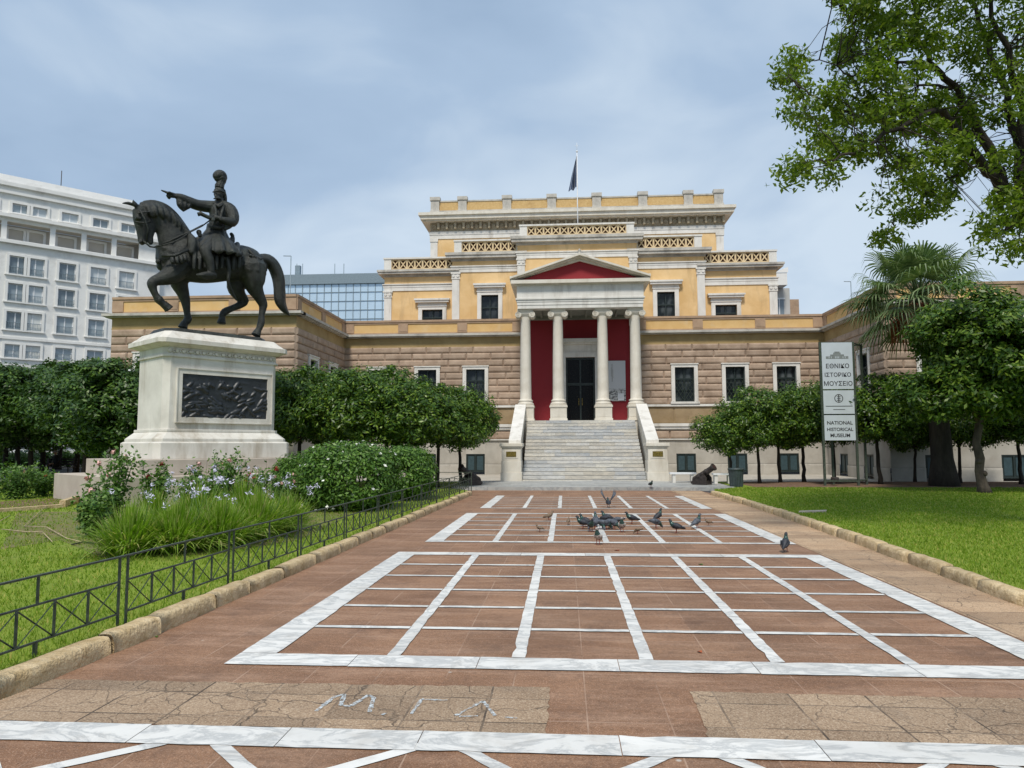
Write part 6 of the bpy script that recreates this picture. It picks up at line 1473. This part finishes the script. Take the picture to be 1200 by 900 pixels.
mb = MB(); mb.sphere((0,-.08,1.30), .108, 12, 8, (1,1.05,.85)); place('hair', mb.mesh('hair', M['cloth_grey']), (0,0,0), ps)
def lamp(u, vt, D, lab):
    x, y = atu(u, D); z = UV3(u, vt, D)[2]; o = empty('street_lamp', (x, y, .1), lab, 'lamp', 'street lamps behind the trees')
    mb = MB(); mb.tube([(0,0,0),(0,0,z-.3)], [.06,.04], 8); place('post', mb.mesh('post', M['castiron']), (0,0,0), o)
    mb = MB(); mb.lathe([(.06,-.22),(.10,-.14),(.36,-.12),(.34,-.06),(.2,0),(.03,.03)], (0,0,z-.15), 16); place('lamp_head', mb.mesh('lamp_head', M['whitepaint']), (0,0,0), o)
lamp(153, 432, 34, 'street lamp with a white dome head just left of the pedestal'); 

# ------------------------------------------------------------------ parked cars and shrubs at the far left
def car_meshes(paint):
    prof = [(-2.1,.35),(-2.15,.7),(-2.0,.92),(-1.35,1.0),(-.75,1.42),(.55,1.45),(1.15,1.02),(1.95,.88),(2.15,.62),(2.1,.35)]
    mb = MB(); n = len(prof); ws = [.78,.82,.84,.84,.66,.66,.84,.82,.80,.78]
    mb.add([(x, -w_, z) for (x, z), w_ in zip(prof, ws)]+[(x, w_, z) for (x, z), w_ in zip(prof, ws)], [tuple(reversed(range(n))), tuple(range(n, 2*n))]+[(i, (i+1)%n, n+(i+1)%n, n+i) for i in range(n)])
    body = mb.mesh('body', paint)
    g = MB()
    for sy in (-1, 1):
        P = [(-1.15,sy*.815,1.03),(-.72,sy*.69,1.38),(-.12,sy*.69,1.39),(-.12,sy*.82,1.03)]; g.add(P if sy < 0 else P[::-1], [(0,3,2,1)]); P = [(-.04,sy*.82,1.03),(-.04,sy*.69,1.39),(.5,sy*.69,1.40),(1.0,sy*.815,1.04)]; g.add(P if sy < 0 else P[::-1], [(0,3,2,1)])
    g.quad((-1.32,-.6,1.04),(-1.32,.6,1.04),(-.80,.52,1.42),(-.80,-.52,1.42)); g.quad((1.13,.6,1.06),(1.13,-.6,1.06),(.60,-.52,1.44),(.60,.52,1.44))
    gl = g.mesh('window', M['carglass']); t = MB(); t.tube([(0,-.1,0),(0,.1,0)], .32, 18, smooth=False); tt = t.mesh('wheel', M['tyre']); r_ = MB(); r_.tube([(0,-.11,0),(0,.11,0)], .18, 10, smooth=False); rm_ = r_.mesh('rim', M['greyband']); l_ = MB(); l_.box(-.06,.06,-.16,.16,-.07,.07); ll = l_.mesh('headlight', M['whitepaint'])
    return body, gl, tt, rm_, ll
CM = car_meshes(M['carwhite']); CM2 = car_meshes(M['greyband'])
for (cm_, u, D, rz, lab) in ((CM, -8, 66, 12, 'white parked car cut by the left edge, behind the park'), (CM, 34, 68, 10, 'white parked car seen between the thin tree trunks'), (CM2, 64, 75, 8, 'grey parked car behind the bench'), (CM, 128, 72, 5, 'white parked car just left of the pedestal')):
    x, y = atu(u, D); o = empty('parked_car', (x, y, 0), lab, 'car', 'cars parked beyond the park', radians(rz)); place('body', cm_[0], (0,0,0), o); place('window', cm_[1], (0,0,0), o)
    for sx in (-1.35, 1.3):
        for sy in (-.76, .76): w_ = place('wheel', cm_[2], (sx, sy, .32), o); place('rim', cm_[3], (0,0,0), w_)
    for sy in (-.6, .6): place('headlight', cm_[4], (2.08, sy, .68), o)
V, _ = crown_np((4.2, 1.0, .55), 90, .4, 110, .09, .045, 91); V[:,2] += .6; HM = np_mesh('foliage', V, None, M['hedgeleaf'])
for (u, D, lab) in ((20, 56, 'long low hedge in front of the parked cars at the far left'), (100, 57, 'long low hedge behind the bench, left of the pedestal'), (160, 58, 'low hedge behind the pedestal')):
    x, y = atu(u, D); o = empty('hedge', (x, y, .1), lab, 'hedge', None, .1); place('foliage', HM, (0,0,0), o)

# ------------------------------------------------------------------ hotel behind, left
hR = RD(-37.7, 77); th = radians(47.7); hd = (-(sin(th)*rt[0]-cos(th)*sin(YW)), -(sin(th)*rt[1]+cos(th)*cos(YW)))
hd = (-(sin(th)*rt[0]-cos(th)*sin(YW)*1.0), -(sin(th)*rt[1]+cos(th)*cos(YW)))
hn = (-hd[1], hd[0])
if hn[0]*(-hR[0])+hn[1]*(-hR[1]) < 0: hn = (-hn[0], -hn[1])
HFR = Frame(hR[:2], hd, hn)
def HS(u, v_): p = PN(u, v_, hR, (hn[0], hn[1], 0)); return (p[0]-hR[0])*hd[0]+(p[1]-hR[1])*hd[1], p[2]
hot = empty('hotel_building', (hR[0], hR[1], 0), 'pale grey stone hotel with rows of balcony windows at the far left', 'building')
HZ = lambda v_: HS(113, v_)[1]; HX = lambda u: HS(u, 384)[0]
cols = [((HX(105)+HX(120))/2), ((HX(68.5)+HX(83))/2), ((HX(29.8)+HX(46))/2), ((HX(10)+HX(24.5))/2)]
sD = HS(148.5, 323)[0]; pitch = cols[1]-cols[0]; cols = [sD]+cols; more_ = [cols[-1]+pitch*.95, cols[-1]+pitch*1.55, cols[-1]+pitch*2.6, cols[-1]+pitch*3.6]
allc = cols+more_; ww = 1.45; LH = allc[-1]+3
rows = [(HZ(333), HZ(313.7), 1), (HZ(363), HZ(344), 1), (HZ(394), HZ(375), 1), (HZ(425), HZ(411), 1), (HZ(457), HZ(441), 1), (HZ(487), HZ(471), 1), (HZ(520), HZ(500), 0)]
z_att = (HZ(265.5), HZ(256)); z_log = (HZ(296), HZ(276.5)); ztop = HZ(236)
ops = [(c-ww/2, c+ww/2, z0, z1) for c in allc for z0, z1, _ in rows]+[(c-ww/2, c+ww/2, *z_att) for c in allc]
lg = []; edges = sorted([HX(133.8)-.0, HX(98.2), HX(61.3), HX(3.7)]); px_ = [HS(166,288)[0], HS(133.8,288)[0], HS(98.2,288)[0], HS(61.3,288)[0], HS(3.7,288)[0]]
px_ += [px_[-1]+3.4, px_[-1]+6.8, LH-.5]
for a, b in zip(px_[:-1], px_[1:]): lg.append((a+.22, b-.22, *z_log))
mb = MB(); wallgrid(mb, HFR, LH, 0, ztop, ops+lg, .25)
mb.quad(HFR.p(0,0,0), HFR.p(0,-14,0), HFR.p(0,-14,ztop), HFR.p(0,0,ztop)); mb.fbox(HFR, -2.2, 0, -1.4, -.6, 0, HZ(262)); mb.fbox(HFR, 0, LH, -14, -.1, ztop-.3, ztop); build('wall', mb, M['hotel'], hot)
mb = MB(); mb.fbox(HFR, .1, LH, -1.6, -1.5, z_log[0], z_log[1]); mb.fbox(HFR, .1, LH, -1.5, -.26, z_log[1]+.02, z_log[1]+.3); mb.fbox(HFR, .1, LH, -1.5, -.26, z_log[0]-.3, z_log[0]-.02); build('loggia_wall', mb, M['hotel_dark'], hot)
mb = MB()
for v_, o1, t in ((236.5,.35,.35),(271,.45,.32),(299,.35,.30),(404,.12,.25)): z = HZ(v_); mb.fbox(HFR, -.1, LH+.1, -.2, o1, z-t/2, z+t/2)
mb.fbox(HFR, 0, LH, -.2, .25, HZ(245)-.15, HZ(245)+.1)
build('ledge', mb, M['hotel'], hot)
mb = MB(); mb.fbox(HFR, .5, LH, -1.5, -.6, ztop, HZ(228)); mb.fbox(HFR, 2.5, LH, -3.0, -2.0, ztop, HZ(219)); build('parapet', mb, M['hotel'], hot)
hrz = math.atan2(-hd[1], -hd[0])
def hwin(hh):
    f = MB(); w2 = ww/2; f.box(-w2-.22, -w2, -.10, .1, -.1, hh+.22); f.box(w2, w2+.22, -.10, .1, -.1, hh+.22); f.box(-w2, w2, -.10, .1, hh, hh+.22); f.box(-w2-.32, w2+.32, -.18, .1, -.2, -.1)
    s_ = MB(); s_.box(-w2, -w2+.08, .12, .2, 0, hh); s_.box(w2-.08, w2, .12, .2, 0, hh); s_.box(-.05, .05, .12, .2, 0, hh); s_.box(-w2+.08, -.05, .12, .2, hh-.09, hh); s_.box(.05, w2-.08, .12, .2, hh-.09, hh)
    g_ = MB(); g_.box(-w2, w2, .16, .19, 0, hh); b_ = MB()
    b_.box(-w2, w2, -.05, -.01, .62, .67); b_.box(-w2, w2, -.05, -.01, .04, .08)
    for k in range(11): x_ = -w2+.05+k*(ww-.1)/10; b_.box(x_-.012, x_+.012, -.045, -.015, .08, .62)
    return f.mesh('window', M['hotel']), s_.mesh('sash', M['whitepaint']), g_.mesh('pane', M['hotelglass']), b_.mesh('balcony_railing', M['greyband'])
def hplace(ms, c, z, out=0, rail=True):
    q = HFR.p(c, out, z); p = place('window', ms[0], (q[0]-hR[0], q[1]-hR[1], z), hot, hrz); place('sash', ms[1], (0,0,0), p); place('pane', ms[2], (0,0,0), p)
    if rail: place('balcony_railing', ms[3], (0,0,0), p)
for z0, z1, rl in rows:
    ms = hwin(z1-z0)
    for c in allc: hplace(ms, c, z0, 0, rl)
ms = hwin(z_att[1]-z_att[0]); 
for c in allc: hplace(ms, c, z_att[0], 0, False)
mb = MB()
ms = hwin((z_log[1]-z_log[0])*.62)
for c in allc: hplace(ms, c, z_log[0]+.25, -1.42, False)
mb = MB(); z = HZ(222); q = HFR.p(9, -3, 0); mb.tube([(q[0], q[1], ztop), (q[0], q[1], ztop+3.4)], .04, 5); tag(build('roof_antenna', mb, M['castiron']), 'thin antenna mast on the roof of the pale hotel', 'antenna')

# ------------------------------------------------------------------ glass office block and other roofs behind
def block(name, u0, u1, D, vt, lab, mat, dep=12, cat='building'):
    (x0, y0), (x1, _) = atu(u0, D), atu(u1, D); zt_ = UV3((u0+u1)/2, vt, D)[2]; o = empty(name, ((x0+x1)/2, y0, 0), lab, cat); mb = MB(); mb.box(x0, x1, y0, y0+dep, 0, zt_); build('wall', mb, mat, o); return o, x0, x1, y0, zt_
g1, x0, x1, y0, z1 = block('office_building', 325, 466, 84, 334, 'mirror-glass office block seen between the hotel and the museum', M['skyglass'])
mb = MB(); mb.box(x0-.1, x1+.1, y0-.25, y0+12, z1, UV3(400, 322.5, 84)[2]); build('roof_band', mb, M['greyband'], g1)
mb = MB(); x = x0; n = 0
while x < x1: mb.box(x-.035, x+.035, y0-.06, y0-.005, 0, z1); x += .86
z = 10.0
while z < z1: mb.box(x0, x1, y0-.07, y0-.065+.03, z-.035, z+.035); z += 1.05
build('glazing_bars', mb, M['greyband'], g1)
mb = MB(); 
for u in (337, 344, 383, 394): q = UV3(u, 300, 84); mb.tube([(q[0], q[1]+3, z1), (q[0], q[1]+3, z1+3.3)], .05, 5)
q = UV3(341, 310, 84); mb.box(q[0]-.5, q[0]+.1, q[1]+2.6, q[1]+3.1, z1, z1+3.0); build('roof_mast', mb, M['greyband'], g1)
g2, x0, x1, y0, z1 = block('apartment_building', 905, 931, 70, 338, 'pale grey apartment block stepping out behind the right end of the museum', stone('pale_grey_render', (.42,.42,.40), (.50,.49,.47), .6))
(xa, ya), (xb, _) = atu(911, 69), atu(927, 69)
mb = MB(); mb.box(xa-1.5, xb, ya-.5, ya+6, z1, UV3(918, 321, 69)[2]); mb.add([(xb-1.2, ya-.55, UV3(918,321,69)[2]), (xb+.1, ya-.55, UV3(918,321,69)[2]), (xb+.1, ya-.55, UV3(918,317,69)[2]+.2)], [(0,1,2)]); build('penthouse', mb, M['hotel'], g2)
mb = MB(); (xc, yc), (xd, _) = atu(915, 69.4), atu(926, 69.4); zz = UV3(918, 350, 69)[2]; mb.box(xc, xd, y0-.08, y0-.02, zz-1.4, zz+.1); wf = build('window', mb, M['hotelglass'], g2)
mb = MB(); mb.box(xc-.1, xd+.1, y0-.12, y0-.0, zz+.1, zz+.25); mb.box((xc+xd)/2-.04, (xc+xd)/2+.04, y0-.11, y0-.085, zz-1.4, zz+.1); build('frame', mb, M['whitepaint'], wf)
mb = MB(); z2 = UV3(936, 346, 70)[2]; (xe, ye), (xf, _) = atu(931, 72), atu(942, 72); mb.box(xe, xf, ye, ye+6, 0, z2); build('side_wing', mb, M['trimbrown'], g2)
mb = MB(); 
for u, h_ in ((1130, 3),): pass
q = UV3(372, 330, 60)
# roof clutter: lamp-like pole over the left wing and thin aerials
mb = MB(); q = PY(341, 300, 50); zz = q[2]; mb.tube([(q[0], 50, 8), (q[0], 50, zz)], .035, 5); mb.tube([(q[0], 50, zz), (q[0]-.55, 50, zz+.02)], .03, 5); tag(build('roof_antenna', mb, M['greyband']), 'bent grey mast above the roof right of the horse tail', 'antenna')
mb = MB(); q = PY(997, 330, 50); zz = q[2]; mb.tube([(q[0], 50, 8), (q[0], 50, zz)], .03, 5); mb.tube([(q[0], 50, zz), (q[0]-.45, 50, zz+.02)], .025, 5); tag(build('roof_antenna', mb, M['greyband']), 'thin bent mast on the roof left of the palm', 'antenna')
